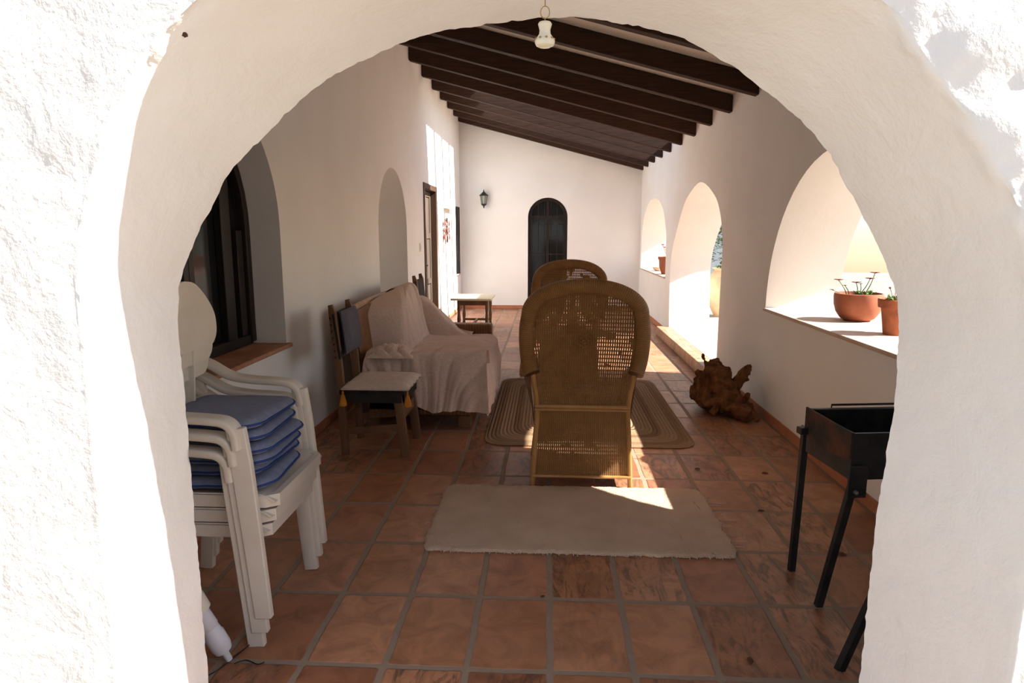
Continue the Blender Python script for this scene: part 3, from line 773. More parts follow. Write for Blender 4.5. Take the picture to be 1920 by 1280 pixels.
def throw():
    m = MB()
    # over the back, down its front, along the seat and over the front edge
    prof = catmull([(-1.63, 0, .80), (-1.625, 0, .93), (-1.575, 0, .985), (-1.50, 0, .96), (-1.42, 0, .80), (-1.34, 0, .60), (-1.24, 0, .485), (-1.0, 0, .465), (-.75, 0, .465), (-.56, 0, .455), (-.515, 0, .40), (-.50, 0, .25), (-.495, 0, .13)], 5)
    K = len(prof) - 1
    def A(u, v):
        k = u * K; i = min(int(k), K - 1); p = prof[i].lerp(prof[i + 1], k - i)
        ya = 6.25 - .92 * sm((u - .17) / .17)
        if u > .5: ya = 5.12 - .165 * sm((u - .76) / .08)
        yb_ = 7.12 - .36 * sm((u - .25) / .25)
        if u > .62: yb_ = 6.95 - .8 * sm((u - .7) / .3)
        if .5 < u <= .62: yb_ = 6.76 + .19 * sm((u - .5) / .12)
        y = ya + (yb_ - ya) * v
        back = 1 - sm((u - .44) / .08); hang = sm((u - .80) / .08)
        ph = 17 * v - 6 * u * v + 2.2 * noise.noise(Vector((u * 2.2, v * 2.5, 0)))
        rid = .034 * crease(ph) + .014 * crease(ph * 2.3 + 1)
        amp = max(back, hang * .9)
        d = rid * amp + .018 * noise.noise(Vector((u * 7, v * 6, 2))) + .008 * noise.noise(Vector((u * 18, v * 16, 7))) + .012
        bul = (.17 * math.exp(-((v - .16) / .20) ** 2) + .06 * math.exp(-((v - .62) / .25) ** 2)) * math.exp(-((u - .31) / .13) ** 2)
        wrap = 1 - sm(v / .09) if u < .5 else 0
        x = p.x + (d + bul) * .9 if u < .5 else (p.x if u < .78 else p.x + d)
        z = p.z + (d * .45 + bul * .35 if u < .5 else (d * .8 if u < .80 else 0))
        if wrap and .20 < u: x = x + (-1.545 - x) * wrap * sm((u - .20) / .1); y += .05 * wrap
        return (x, y, z)
    m.grid(A, 130, 120, .005)
    # over the near arm, hanging down its side towards the wooden chair
    pr2 = catmull([(0, 5.32, .47), (0, 5.25, .57), (0, 5.20, .605), (0, 5.05, .61), (0, 5.00, .58), (0, 4.97, .45), (0, 4.955, .30), (0, 4.945, .15)], 6); K2 = len(pr2) - 1
    def Bs(u, v):
        x = -1.42 + .945 * u
        dropk = .34 + .66 * sm((u - .12) / .45) + (.06 * sm((u - .93) / .07)); dropk -= .07 * math.sin(PI * sm((u - .5) / .5))
        k = v * K2; kk = k if k < K2 * .55 else K2 * .55 + (k - K2 * .55) * min(dropk, 1.0)
        i = min(int(kk), K2 - 1); p = pr2[i].lerp(pr2[i + 1], kk - i)
        hang = max(0, v - .5) * 2
        ph = 13 * (u - .3) * (1 + .5 * hang) + 2.0 * noise.noise(Vector((u * 3, v * 2, 5)))
        d = (.030 * crease(ph) + .010 * crease(ph * 2.6) + .02 * noise.noise(Vector((u * 7, v * 5, 3)))) * (.2 + .8 * hang)
        return (x + .05 * hang * (u - .4), p.y - d * (hang > .02) - .012 * hang, p.z + .014 * noise.noise(Vector((u * 9, v * 6, 9))) + .010)
    m.grid(Bs, 110, 70, .005)
    # loose end spilling towards the far arm
    def Cs(u, v):
        x = -1.42 + .62 * u; y = 6.78 + .26 * v
        z = .47 + (.40 * (1 - sm(u / .95))) * sm(v / .45) + .02 * crease(u * 9 + v * 3) * sm(v / .2)
        return (x, y, z)
    m.grid(Cs, 30, 14, .005)
    # crumpled folds between sofa and chair cushion
    def Ds(u, v):
        x = -1.40 + .36 * u; y = 4.93 + .24 * v
        e = math.sin(PI * u) ** .5 * math.sin(PI * v) ** .5 if 0 < u < 1 and 0 < v < 1 else 0
        return (x, y, .585 + .05 * e + .05 * e * crease(u * 11 + 2.5 * math.sin(v * 5)) + .02 * e * noise.noise(Vector((u * 9, v * 9, 1))))
    m.grid(Ds, 50, 30, .005)
    o = m.build('throw_blanket', 'throw', smooth=80); tag(o, 'crumpled dusty pink throw draped over the back and near arm of the sofa', 'blanket')
throw()

# ================================================================== RUSTIC WOODEN CHAIRS
def wood_chair(cushion):
    # local: faces +x, near side -y, origin under seat centre
    r = empty('wooden_chair', (0, 0, 0))
    for s in (-1, 1):
        MB().sweep([(-.215, s * .19, 0), (-.225, s * .19, .25), (-.23, s * .19, .48), (-.245, s * .19, .75), (-.265, s * .19, 1.0), (-.28, s * .19, 1.06)], lambda i, n: rrect(.02, .026, .006, 2) if i < n - 1 else rrect(.012, .016, .005, 2), up=(1, 0, 0), fixed=True).build('leg', 'brownwood', r, smooth=40)
        MB().sweep([(.215, s * .205, 0), (.19, s * .20, .25), (.165, s * .195, .45)], lambda i, n: rrect(.021, .03, .006, 2), up=(1, 0, 0), fixed=True).build('leg', 'brownwood', r, smooth=40)
        MB().bar((-.225, s * .19, .17), (.20, s * .20, .21), .022, .05).build('side_stretcher', 'brownwood', r, bevel=.004)
    MB().bar((.192, -.19, .29), (.192, .19, .29), .02, .075).build('front_stretcher', 'brownwood', r, bevel=.004)
    MB().bar((-.222, -.19, .25), (-.222, .19, .25), .02, .05).build('rear_stretcher', 'brownwood', r, bevel=.004)
    MB().box(-.24, .215, -.22, .22, .435, .475).build('seat', 'leather', r, bevel=.014, seg=3)
    for s in (-1, 1): MB().box(-.20, .20, s * .222 - .004, s * .222 + .004, .385, .455).build('seat_flap', 'leather', r, bevel=.003)
    MB().box(.212, .219, -.21, .21, .385, .455).build('seat_flap', 'leather', r, bevel=.003)
    bp = MB().grid(lambda u, v: (-.214 - .035 * v + .004 * math.sin(PI * u), -.224 + .448 * u, .69 + .31 * v + .015 * math.sin(PI * u)), 10, 8, .012); bp.build('back_panel', 'leather', r, smooth=50)
    for s in (-1, 1):
        for k in range(7): MB().ellipsoid((-.25 - .028 * k / 6, s * .2165, .70 + .045 * k), (.008, .004, .008), 1).build('stud', 'iron', r)
    return r
W1 = wood_chair(1); W1.location = (-1.20, 4.57, 0); tag(W1, 'dark rustic wooden chair with black leather back beside the near end of the sofa', 'chair', 'rustic wooden chairs')
W2 = copy_tree(W1); W2.location = (-1.25, 7.62, 0); tag(W2, 'wooden chair beyond the sofa of which only two post tops show', 'chair', 'rustic wooden chairs')
def pads():
    # cushion on the seat with corner tassels
    r = empty('seat_cushion', (-1.20, 4.57, .476)); tag(r, 'thin cream seat cushion with orange corner tassels on the wooden chair', 'cushion')
    def top(u, v):
        e = min(1, min(u, 1 - u) / .12) * min(1, min(v, 1 - v) / .12); return (-.215 + .47 * u + .006 * math.sin(v * 30) * (u > .97), -.245 + .49 * v + .006 * math.sin(u * 28) * (v < .03), .012 + .032 * math.sqrt(max(e, 0)) + .004 * noise.noise(Vector((u * 6, v * 6, 0))))
    m = MB().grid(top, 30, 30, 0); m.grid(lambda u, v: (-.215 + .47 * (1 - u), -.245 + .49 * v, .003 + .006 * (1 - 2 * abs(u - .5))), 6, 6, 0)
    m.grid(lambda u, v: (-.215 + .47 * u, -.245, .003 + .009 * v), 30, 1, 0)
    m.build('pad', 'cream', r, smooth=60)
    for x in (-.20, .25):
        MB().lathe([(0, .012), (.006, .006), (.008, -.004), (.006, -.012), (.014, -.03), (.028, -.085), (.026, -.095), (0, -.095)], (x, -.252, -.01), 12).build('tassel', 'orange', r)
    # slate pad tied on the back
    p = MB().grid(lambda u, v: (.03 * (min(1, min(u, 1 - u) / .15) * min(1, min(v, 1 - v) / .15)) ** .5, (u - .5) * .35, (v - .5) * .30), 20, 18, .02)
    p.xf(Matrix.Translation((-1.20 - .195, 4.555, .87)) @ Matrix.Rotation(math.radians(-6), 4, 'Y'))
    o = p.build('back_cushion', 'slate', smooth=60); tag(o, 'slate grey pad tied to the back of the wooden chair', 'cushion')
pads()

# ================================================================== STOOL TABLE BY THE FAR LEFT WALL
def side_table():
    r = empty('side_table', (-1.13, 10.4, 0)); tag(r, 'low wooden side table with pale sunlit top near the far left wall', 'table')
    MB().box(-.38, .26, -.32, .50, .50, .53).build('table_top', 'tabletop', r, bevel=.006)
    for x in (-.26, .18):
        for y in (-.22, .40): MB().lathe([(.026, 0), (.026, .06), (.02, .09), (.03, .2), (.02, .3), (.028, .36), (.028, .5)], (x, y, 0), 12).build('leg', 'brownwood', r)
    MB().box(-.28, .20, -.245, -.22, .42, .5).build('apron', 'brownwood', r, bevel=.003); MB().box(-.28, .20, .40, .425, .42, .5).build('apron', 'brownwood', r, bevel=.003)
    s = MB().bar((-.26, -.22, .12), (.18, -.22, .12), .03, .035); s.bar((-.26, .40, .12), (.18, .40, .12), .03, .035); s.bar((-.04, -.22, .12), (-.04, .40, .12), .03, .035); s.build('stretcher', 'brownwood', r, bevel=.003)
side_table()

# ================================================================== STACK OF PLASTIC CHAIRS
def plastic_chair():
    r = empty('plastic_chair', (-1.30, 2.50, 0))
    ox, oy = 1.30, -2.50
    # seat with rounded front lip
    def seat(u, v):
        x = -1.55 + .50 * u; y = 2.28 + .49 * v; lip = .03 * max(0, (u - .85) / .15) ** 2; e = .02 * (1 - min(1, min(v, 1 - v) / .12))
        return (x + ox, y + oy, .455 - lip - .012 * math.sin(PI * v) + e * .3)
    s = MB().grid(seat, 18, 14, .006)
    s.prism([(-1.55 + ox, 2.28 + oy), (-1.09 + ox, 2.28 + oy), (-1.045 + ox, 2.31 + oy), (-1.045 + ox, 2.74 + oy), (-1.07 + ox, 2.77 + oy), (-1.55 + ox, 2.77 + oy), (-1.55 + ox, 2.745 + oy), (-1.08 + ox, 2.745 + oy), (-1.07 + ox, 2.73 + oy), (-1.07 + ox, 2.32 + oy), (-1.1 + ox, 2.305 + oy), (-1.55 + ox, 2.305 + oy)], .405, .452, 2)
    s.build('seat', 'plastic', r, smooth=40)
    for sgn, y in ((-1, 2.215), (1, 2.80)):
        # arm: from the backrest forward, bending down into the front leg
        arm = catmull([(-1.65, y, .885), (-1.55, y, .84), (-1.46, y, .79), (-1.36, y, .772), (-1.24, y, .765), (-1.18, y, .755), (-1.15, y, .72), (-1.142, y, .66)], 5)
        MB().sweep([(p.x + ox, p.y + oy, p.z) for p in arm], lambda i, n: rrect(.033, .015, .010, 3), up=(0, 0, 1), fixed=False).build('arm_rest', 'plastic', r, smooth=60)
        lg = [(-1.148, y, .735), (-1.135, y, .60), (-1.115, y, .35), (-1.09, y, .0)]
        def prof(i, n): w_ = (.034, .038, .036, .032)[i]; return [(-w_, -.012), (w_, -.012), (w_, .014), (w_ - .008, .02), (-w_ + .008, .02), (-w_, .014)]
        MB().sweep([(p[0] + ox, p[1] + oy, p[2]) for p in lg], lambda i, n: [(q[0], q[1] * -1) for q in prof(i, n)], up=(0, sgn, 0), fixed=True).build('leg', 'plastic', r, smooth=40, bevel=.004)
        bl = [(-1.50, y - sgn * .05, .45), (-1.55, y - sgn * .03, .25), (-1.585, y - sgn * .01, 0)]
        MB().sweep([(p[0] + ox, p[1] + oy, p[2]) for p in bl], lambda i, n: rrect(.03, .018, .006, 2), up=(0, 1, 0), fixed=True).build('leg', 'plastic', r, smooth=40)
        # back upright joining arm and seat
        MB().sweep([(-1.53 + ox, y - sgn * .04 + oy, .44), (-1.575 + ox, y - sgn * .03 + oy, .66), (-1.62 + ox, y - sgn * .01 + oy, .88)], lambda i, n: rrect(.024, .012, .005, 2), up=(0, 1, 0), fixed=True).build('back_upright', 'plastic', r, smooth=40)
    # backrest: broad rounded head panel on slats
    hp = [(0, .955), (.15, .958), (.185, .972), (.205, 1.0), (.21, 1.04), (.20, 1.09), (.165, 1.14), (.115, 1.19), (.06, 1.225), (0, 1.235)]
    P = [tuple(q)[:2] for q in catmull([(y, z, 0) for y, z in hp], 4)]; P = P + [(-y, z) for y, z in reversed(P[1:-1])]
    b = MB(); pts = [(2.49 + p[0] + oy, p[1]) for p in P]; b.prism(pts, -1.475 + ox, -1.455 + ox, 0)
    b.build('backrest', 'plastic', r, smooth=50, bevel=.008)
    for k in range(4):
        yy = 2.30 + .08 * k
        MB().sweep([(-1.50 + ox, yy + oy, .45), (-1.50 + ox, yy + oy, .75), (-1.485 + ox, yy + oy, .99)], lambda i, n: rrect(.02, .006, .003, 2), up=(0, 1, 0), fixed=True).build('back_slat', 'plastic', r, smooth=40)
    return r
P1 = plastic_chair(); P2 = copy_tree(P1); P3 = copy_tree(P1)
P2.location = (-1.28, 2.50, .0625); P3.location = (-1.26, 2.50, .125); P2.scale = (1, 1.022, 1); P3.scale = (1, 1.044, 1)
for p, t in ((P1, 'lowest'), (P2, 'middle'), (P3, 'topmost')):
    tag(p, 'white plastic armchair, %s of the stack of three by the left window' % t, 'chair', 'stacked white plastic armchairs')
def cushion(i):
    r = empty('chair_cushion', (-1.265, 2.475, .595 + .046 * i))
    def sf(sgn):
        def f(u, v):
            e = min(1, min(u, 1 - u) / .10) * min(1, min(v, 1 - v) / .10)
            x = (u - .5) * .43; y = (v - .5) * .42
            # rounded front corners
            c = max(0, abs(v - .5) * 2 - .6) / .4 * max(0, u - .7) / .3; x -= .05 * c * c
            return (x, y, .021 + sgn * .021 * (e ** .4) + .003 * noise.noise(Vector((u * 5, v * 5, i))))
        return f
    m = MB().grid(sf(1), 24, 24); m.grid(lambda u, v: sf(-1)(1 - u, v), 24, 24); m.build('pad', 'bluefab', r, smooth=60)
    loop = []
    for k in range(64):
        t = k / 64 * 4; s = int(t); f = t - s; u, v = ((f, 0), (1, f), (1 - f, 1), (0, 1 - f))[s]
        p = sf(0)(u, v); loop.append((p[0], p[1], p[2]))
    MB().tube(loop, .0045, 6, closed=True).build('piping', 'bluepipe', r, smooth=60)
    return r
names = ['lowest', 'second from the bottom', 'third from the bottom', 'third from the top', 'second from the top', 'topmost']
for i in range(6):
    c = cushion(i); c.location.x += (.012, -.004, .014, .02, 0, -.005)[i]; c.location.y += (-.008, .01, 0, .006, -.006, 0)[i]
    c.rotation_euler = (0, math.radians((1, -1, 1, 2, .5, 0)[i]), math.radians((4, -3, 2, -2, 3, -1)[i]))
    tag(c, 'blue cushion with navy piping, %s in the pile on the plastic chairs' % names[i], 'cushion', 'blue cushions piled on the plastic chairs')

# white tube with collar, leaning behind the jamb
def pole():
    a = Vector((-1.150, 2.11, .02)); b = Vector((-1.52, 1.87, 1.15)); t = (b - a).normalized()
    r = empty('parasol_pole', tuple(a)); tag(r, 'white plastic pole with ring collar leaning behind the left jamb of the arch', 'pole')
    q = Vector((0, 0, 1)).rotation_difference(t).to_matrix().to_4x4()
    r.rotation_euler = q.to_euler()
    MB().lathe([(0, -.008), (.012, -.008), (.013, .035), (.03, .04), (.036, .06), (.036, .115), (.033, .12), (.030, .15), (.033, .155), (.030, .24), (0, .24)], seg=24).build('lower_sleeve', 'pvc', r)
    MB().lathe([(.040, .235), (.042, .23), (.042, .285), (.040, .29), (.036, .288), (.036, .235), (.040, .235)], seg=24).build('collar', 'plastic', r)
    MB().lathe([(.026, .235), (.024, 1.15), (0, 1.15)], seg=20).build('shaft', 'plastic', r)
    st = MB().tube(catmull([(-1.12, 2.09, .012), (-1.09, 2.12, .006), (-1.04, 2.10, .006), (-1.02, 2.115, .004)], 5), .002, 6)
    st.tube(catmull([(-1.13, 2.10, .03), (-1.10, 2.14, .04), (-1.12, 2.20, .006), (-1.16, 2.08, .004), (-1.19, 2.03, .004)], 5), .0018, 6)
    o = st.build('cord', 'black'); tag(o, 'short black cord lying on the tiles at the foot of the white pole', 'cord')
pole()

# ================================================================== BARBECUE
def bbq():
    RZ = .12; r = empty('barbecue', (1.45, 2.72, 0), RZ); tag(r, 'black metal trough barbecue on tall thin legs by the right wall', 'barbecue')
    ox, oy = -1.45, -2.72
    x0, x1, y0, y1, z0, z1 = 1.16, 1.80, 2.54, 2.88, .595, .785; t = .006
    b = MB()
    # tapered trough: walls and bottom
    def wall(p, q, dn):
        p, q = Vector(p), Vector(q); d = Vector(dn)
        b.hexa([tuple(v) for v in (p + d, q + d, q + d + Vector((0, 0, 0)), p + d)]) if False else None
    b.box(x0 + ox, x0 + t + ox, y0 + oy, y1 + oy, z0, z1 - .0); b.box(x1 - t + ox, x1 + ox, y0 + oy, y1 + oy, z0, z1)
    b.box(x0 + t + ox, x1 - t + ox, y0 + oy, y0 + t + oy, z0, z1); b.box(x0 + t + ox, x1 - t + ox, y1 - t + oy, y1 + oy, z0, z1)
    b.box(x0 + t + ox, x1 - t + ox, y0 + t + oy, y1 - t + oy, z0, z0 + t)
    b.build('trough', 'iron', r, smooth=0)
    # end shield: rounded lower edge, taller at the far corner
    pts = [(y1 + .005 + oy, z1 + .012), (y1 + .005 + oy, z1 - .085)] + [(y1 + oy - (y1 - y0) * k / 10, z1 - .105 - .022 * math.sin(PI * k / 10)) for k in range(11)] + [(y0 - .004 + oy, z1 - .09), (y0 - .004 + oy, z1 + .002)]
    MB().prism(pts, x0 - .010 + ox, x0 - .002 + ox, 0).build('end_plate', 'rust', r, smooth=0)
    rl = MB().box(x0 + ox, x1 + ox, y1 + oy, y1 + .018 + oy, z1 - .006, z1 + .002); rl.box(x0 + ox, x1 + ox, y0 - .012 + oy, y0 + oy, z1 - .004, z1 + .002)
    rl.build('rim', 'iron', r)
    MB().tube([(x0 + .12 + ox, y1 + .03 + oy, z1 - .03), (x0 + .12 + ox, y1 + .03 + oy, z1 + .012), (x1 + ox - .05, y1 + .03 + oy, z1 + .012), (x1 + ox - .05, y1 + .03 + oy, z1 - .03)], .005, 6).build('rail', 'iron', r)
    MB().box(x0 - .045 + ox, x0 + .01 + ox, y1 - .03 + oy, y1 + .01 + oy, z1 - .105, z1 - .075).build('handle_lug', 'iron', r, bevel=.004)
    def angle_leg(a, b_, wd=.024):
        m = MB().bar(a, b_, wd, .005, up=(0, 1, 0)); m.bar((a[0] - wd / 2, a[1] + wd / 2, a[2]), (b_[0] - wd / 2, b_[1] + wd / 2, b_[2]), .005, wd, up=(0, 1, 0)); return m
    L = [((1.155, 2.875, .70), (1.145, 2.89, 0)), ((1.212, 2.52, .575), (1.15, 2.595, 0)), ((1.76, 2.86, .60), (1.78, 2.90, 0)), ((1.70, 2.535, .56), (1.40, 2.2, 0))]
    L[3] = ((1.46, 2.48, .58), (1.06, 2.18, 0))
    def loc_(p): return tuple(Matrix.Rotation(-RZ, 3, 'Z') @ Vector((p[0] + ox, p[1] + oy, p[2])))
    for a, b_ in L: angle_leg(loc_(a), loc_(b_)).build('leg', 'iron', r)
    for x in (x0 + .02, 1.46):
        br = MB().box(x - .03 + ox, x + .045 + ox, y0 - .012 + oy, y0 - .002 + oy, z0 - .07, z0 + .06); br.build('leg_bracket', 'iron', r, bevel=.002)
        MB().lathe([(0, .012), (.007, .012), (.009, .004), (.009, 0), (0, 0)], (0, 0, 0), 10).xf(Matrix.Translation((x + ox, y0 - .012 + oy, z0 - .045)) @ Matrix.Rotation(PI / 2, 4, 'X')).build('bolt', 'steel', r)
bbq()

# ================================================================== DRIFTWOOD ROOT
def root():
    m = MB(); random.seed(8)
    # (centre, radii, tilt) main burl lumps
    B = [((1.50, 5.70, .07), (.15, .23, .10), 0), ((1.62, 5.50, .06), (.12, .16, .08), 0), ((1.49, 5.78, .22), (.135, .17, .20), .5), ((1.42, 5.84, .13), (.10, .15, .11), 0), ((1.55, 5.62, .15), (.11, .17, .11), .4), ((1.61, 5.44, .09), (.085, .13, .075), .2), ((1.46, 5.62, .08), (.11, .12, .07), 0), ((1.63, 5.34, .08), (.075, .06, .07), 0)]
    for c, q, a in B: m.ellipsoid(c, q, 3, .5, 1.6, Matrix.Rotation(a, 3, 'X'))
    T = [([(1.43, 5.8, .33), (1.405, 5.79, .40), (1.385, 5.76, .44), (1.36, 5.74, .49)], .026, .012), ([(1.60, 5.66, .18), (1.66, 5.66, .28), (1.70, 5.64, .36), (1.735, 5.60, .41)], .05, .038),
         ([(1.62, 5.70, .15), (1.69, 5.74, .24), (1.74, 5.72, .30)], .045, .03), ([(1.42, 5.85, .12), (1.34, 5.82, .13), (1.29, 5.76, .10)], .05, .022), ([(1.40, 5.80, .28), (1.34, 5.78, .31), (1.31, 5.75, .33)], .04, .02),
         ([(1.5, 5.55, .14), (1.43, 5.45, .10), (1.38, 5.40, .04)], .05, .02), ([(1.62, 5.5, .12), (1.68, 5.38, .08), (1.73, 5.30, .03)], .045, .02), ([(1.5, 5.9, .2), (1.52, 6.0, .12), (1.5, 6.08, .05)], .06, .03),
         ([(1.52, 5.7, .33), (1.58, 5.55, .24), (1.62, 5.42, .15)], .035, .03), ([(1.45, 5.72, .30), (1.47, 5.58, .20), (1.52, 5.45, .10)], .03, .03), ([(1.55, 5.5, .10), (1.64, 5.46, .16), (1.70, 5.48, .20)], .035, .02), ([(1.36, 5.78, .2), (1.37, 5.66, .12), (1.36, 5.58, .05)], .03, .02)]
    for p, a, b in T: m.tube(catmull(p, 5), a, 10, b)
    for k in range(12):
        c = random.choice(B[:6]); d = Vector((random.uniform(-1, .5), random.uniform(-1, .2), random.uniform(-.3, 1))).normalized()
        a = Vector(c[0]) + Vector((d.x * c[1][0], d.y * c[1][1], d.z * c[1][2])) * .8; e = a + d * random.uniform(.03, .07)
        m.tube([a, (a + e) / 2 + Vector((0, 0, .01)), e], random.uniform(.015, .026), 8, .008)
    for v in m.bm.verts: v.co.z = max(v.co.z, .012); v.co.x = min(v.co.x, 1.80)
    o = m.build('driftwood_root', 'root', smooth=60); tag(o, 'gnarled brown driftwood root lying on the floor against the right wall', 'root')
    rm = o.modifiers.new('remesh', 'REMESH'); rm.mode = 'VOXEL'; rm.voxel_size = .009; rm.use_smooth_shade = True
    tx = bpy.data.textures.new('root_noise', 'MUSGRAVE'); tx.noise_scale = .09; tx.musgrave_type = 'RIDGED_MULTIFRACTAL'
    d = o.modifiers.new('displace', 'DISPLACE'); d.texture = tx; d.texture_coords = 'GLOBAL'; d.strength = .016; d.mid_level = .7
    tx2 = bpy.data.textures.new('root_grain', 'CLOUDS'); tx2.noise_scale = .02
    d2 = o.modifiers.new('displace2', 'DISPLACE'); d2.texture = tx2; d2.texture_coords = 'GLOBAL'; d2.strength = .012
root()

# ================================================================== POTS AND PLANTS
def leaf(m, c, d, L, W, up=Vector((0, 0, 1))):
    c = Vector(c); d = Vector(d).normalized(); s = d.cross(up); s = s.normalized() if s.length > .01 else Vector((1, 0, 0)); n = s.cross(d)
    pts = [c, c + d * L * .35 + s * W / 2 + n * W * .15, c + d * L * .75 + s * W * .38, c + d * L - n * W * .2, c + d * L * .75 - s * W * .38, c + d * L * .35 - s * W / 2 + n * W * .15]
    v = [m.bm.verts.new(p) for p in pts]; mid = m.bm.verts.new(c + d * L * .5 - n * W * .08)
    for i in range(6): m.face([v[i], v[(i + 1) % 6], mid])
def bowl():
    c = (2.235, 4.84, ZS1 + .005); r = empty('bowl_planter', c); tag(r, 'wide round brown clay bowl planter on the near right window sill', 'planter')
    MB().lathe([(0, 0), (.085, 0), (.115, .02), (.145, .065), (.160, .12), (.163, .175), (.160, .195), (.152, .198), (.150, .18), (.145, .165), (0, .165)], seg=40).build('bowl', 'pot', r, smooth=50)
    MB().lathe([(.146, .170), (.08, .178), (0, .18)], seg=24).build('soil', 'soil', r)
    s = MB(); lf = MB(); lg = MB(); random.seed(11)
    for (x, y, lx, ly, h) in ((.03, 0, .10, 0, .17), (.0, .02, .06, -.02, .13), (-.03, -.03, -.02, .01, .10), (-.08, .0, -.15, 0, .12), (-.06, .02, -.09, .03, .08), (.02, .05, .03, .05, .09), (-.1, -.02, -.19, 0, .05)):
        p = catmull([(x, y, .17), ((x + lx) / 2 + .01, (y + ly) / 2, .17 + h * .5), (lx, ly, .17 + h)], 4); s.tube(p, .004, 6, .0025)
        big = h > .09
        for k in range(7 if big else 4):
            a = k * 2.4; d = Vector((math.cos(a), math.sin(a), .35)); leaf(lf, p[-1], d, .035 if big else .018, .022 if big else .012)
    for k in range(16):
        a = random.uniform(0, 6.28); d = Vector((math.cos(a), math.sin(a), random.uniform(.6, 1.6))); leaf(lg, (random.uniform(-.02, .08), random.uniform(-.05, .05), .175), d, .06, .018)
    s.build('stems', 'leafgreen', r)
    for q, mt, nm in ((lf, 'leafred', 'rosettes'), (lg, 'leafgreen', 'leaves')):
        o = q.build(nm, mt, r); sm = o.modifiers.new('solid', 'SOLIDIFY'); sm.thickness = .002
bowl()
def clay_pot():
    c = (2.175, 4.18, ZS1 + .005); r = empty('flower_pot', c); tag(r, 'old terracotta flower pot with small plant beside the clay bowl on the sill', 'pot')
    MB().lathe([(0, 0), (.072, 0), (.092, .15), (.095, .165), (.112, .168), (.116, .215), (.110, .222), (.100, .22), (.098, .19), (0, .19)], seg=36).build('pot', 'oldpot', r, smooth=40)
    MB().lathe([(.098, .195), (.05, .205), (0, .207)], seg=20).build('soil', 'soil', r)
    lg = MB(); s = MB(); random.seed(5)
    for k in range(24):
        a = random.uniform(0, 6.28); p = (random.uniform(-.06, .07), random.uniform(-.05, .05), .205); leaf(lg, p, (math.cos(a), math.sin(a), random.uniform(.5, 2)), .05, .02)
    for k in range(4):
        x = -.04 + .02 * k; e = (x - .02 + .015 * k, .0, .29 + .008 * (k % 2)); s.tube([(x, 0, .2), (x - .005, 0, .25), e], .0018, 5); s.ellipsoid(e, (.008, .008, .007), 1)
    o = lg.build('leaves', 'leafgreen', r); o.modifiers.new('solid', 'SOLIDIFY').thickness = .002; s.build('buds', 'leafred', r)
clay_pot()
def geranium():
    c = (2.00, 11.15, .856); r = empty('flower_pot', c); tag(r, 'dark pot with red geranium on the farthest right window sill', 'pot')
    MB().lathe([(0, 0), (.10, 0), (.14, .12), (.15, .24), (.165, .25), (.165, .29), (.15, .29), (.14, .25), (0, .25)], seg=28).build('pot', 'pot', r, smooth=40)
    lg = MB(); fl = MB(); s = MB(); random.seed(9)
    for k in range(5):
        a = k * 1.3; e = (.1 * math.cos(a), .12 * math.sin(a), .44 + .02 * (k % 3)); s.tube([(0, 0, .25), (e[0] * .5, e[1] * .5, .36), e], .004, 6)
        for j in range(10):
            b = j * 2.4; leaf(fl, e, (math.cos(b), math.sin(b), .6), .04, .03)
    for k in range(16):
        a = random.uniform(0, 6.28); leaf(lg, (0, 0, .26), (math.cos(a), math.sin(a), .5), .09, .05)
    s.build('stems', 'leafgreen', r); lg.build('leaves', 'leafgreen', r).modifiers.new('solid', 'SOLIDIFY').thickness = .002; fl.build('flowers', 'flower', r).modifiers.new('solid', 'SOLIDIFY').thickness = .002
    o = MB().lathe([(0, 0), (.05, 0), (.09, .03), (.10, .07), (.09, .075), (0, .06)], (2.0, 12.1, .856), 20).build('dish', 'palesill'); tag(o, 'small pale dish on the farthest right window sill', 'dish')
geranium()
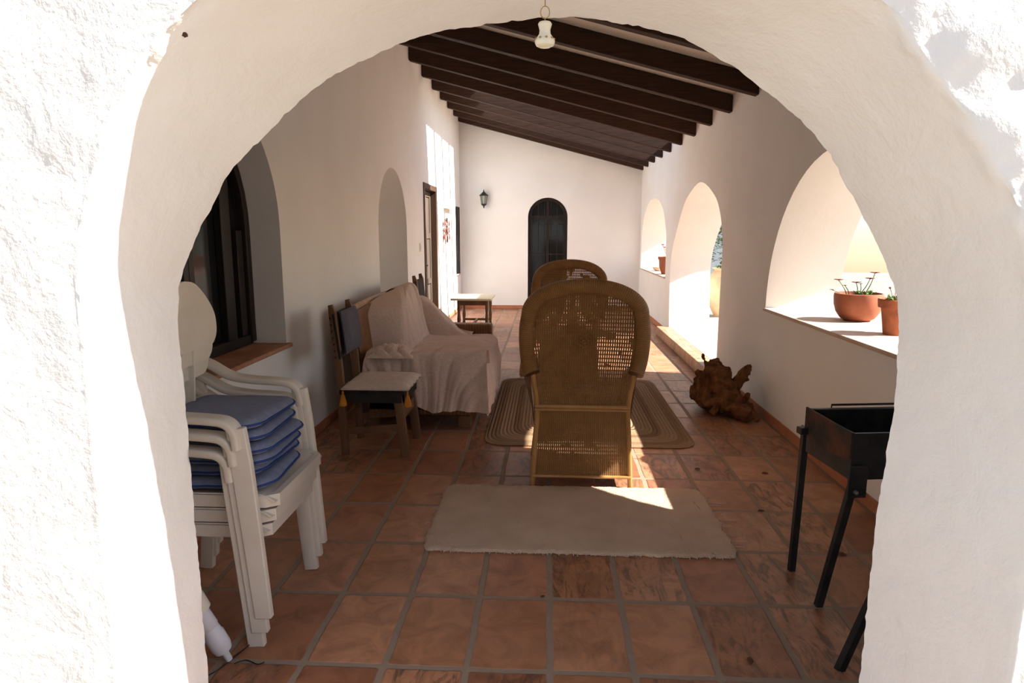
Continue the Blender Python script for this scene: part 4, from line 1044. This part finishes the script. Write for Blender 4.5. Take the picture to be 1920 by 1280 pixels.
# outside the doorway: jar and shrubs
def jar():
    r = empty('clay_jar', (2.98, 11.3, .135)); tag(r, 'large sandy terracotta jar outside the right doorway', 'jar')
    MB().lathe([(0, 0), (.14, 0), (.19, .1), (.27, .3), (.30, .48), (.27, .64), (.19, .75), (.17, .78), (.20, .80), (.20, .82), (.16, .82), (.15, .76), (0, .7)], seg=36).build('jar_body', two('sandy_clay', (.50, .33, .19), (.62, .43, .27), 6), r, smooth=50)
    lg = MB(); random.seed(4)
    for k in range(60):
        a = random.uniform(0, 6.28); leaf(lg, (random.uniform(-.1, .1), random.uniform(-.1, .1), .74), (math.cos(a), math.sin(a), random.uniform(.3, 2)), .16, .05)
    lg.build('leaves', 'shrub', r).modifiers.new('solid', 'SOLIDIFY').thickness = .003
jar()
def shrub(x, y, z, h, wd, label):
    r = empty('garden_shrub', (x, y, .135)); tag(r, label, 'shrub', 'shrubs in the garden outside')
    t = MB(); lg = MB()
    for k in range(7):
        a = k * .9; e = (wd * .5 * math.cos(a), wd * .5 * math.sin(a), h * .75); t.tube(catmull([(0, 0, 0), (e[0] * .3, e[1] * .3, h * .35), e], 4), .03, 7, .01)
    for k in range(1500):
        q = Vector((random.gauss(0, 1), random.gauss(0, 1), random.gauss(0, 1))).normalized() * random.uniform(.55, 1)
        p = (q.x * wd * .6, q.y * wd * .6, h * .58 + q.z * h * .44); a = random.uniform(0, 6.28)
        leaf(lg, p, (math.cos(a), math.sin(a), random.uniform(-.5, 1)), .11, .05)
    t.build('stems', 'bark', r); lg.build('foliage', 'shrub', r)
random.seed(21)
shrub(4.0, 13.7, 0, 2.6, 1.3, 'dark green garden shrub seen through the right doorway, left of the other')
shrub(4.9, 15.9, 0, 3.0, 1.1, 'taller dark green garden shrub standing behind the first outside the doorway')
struct(MB().box(3.2, 5.1, 17.0, 17.3, .0, 2.2).build('wall_garden', 'bluegrey'))

# ---- small litter on the tiles
for i, (x, y, s, a, lb) in enumerate([(.745, 2.20, .022, 1.3, 'dry brown leaf on the tiles in front of the barbecue legs'), (1.19, 3.55, .02, .2, 'dry brown leaf on the floor behind the barbecue legs'),
                            (1.40, 4.15, .022, .1, 'dry brown leaf near the baseboard behind the barbecue'), (-.02, 2.60, .012, .6, 'tiny dark dry leaf on the grout in front of the white rug'),
                            (1.46, 3.05, .028, 2.6, 'dry brown leaf between barbecue and right wall'), (.98, 4.2, .022, .4, 'dry leaf on the tiles right of the wicker armchair')]):
    m = MB(); leaf(m, (0, 0, .006), (math.cos(a), math.sin(a), .05), s * 2, s)
    o = m.build('dry_leaf', 'dryleaf', loc=(x, y, 0)); o.modifiers.new('solid', 'SOLIDIFY').thickness = .002
    tag(o, lb, 'leaf', 'dry leaves on the floor')
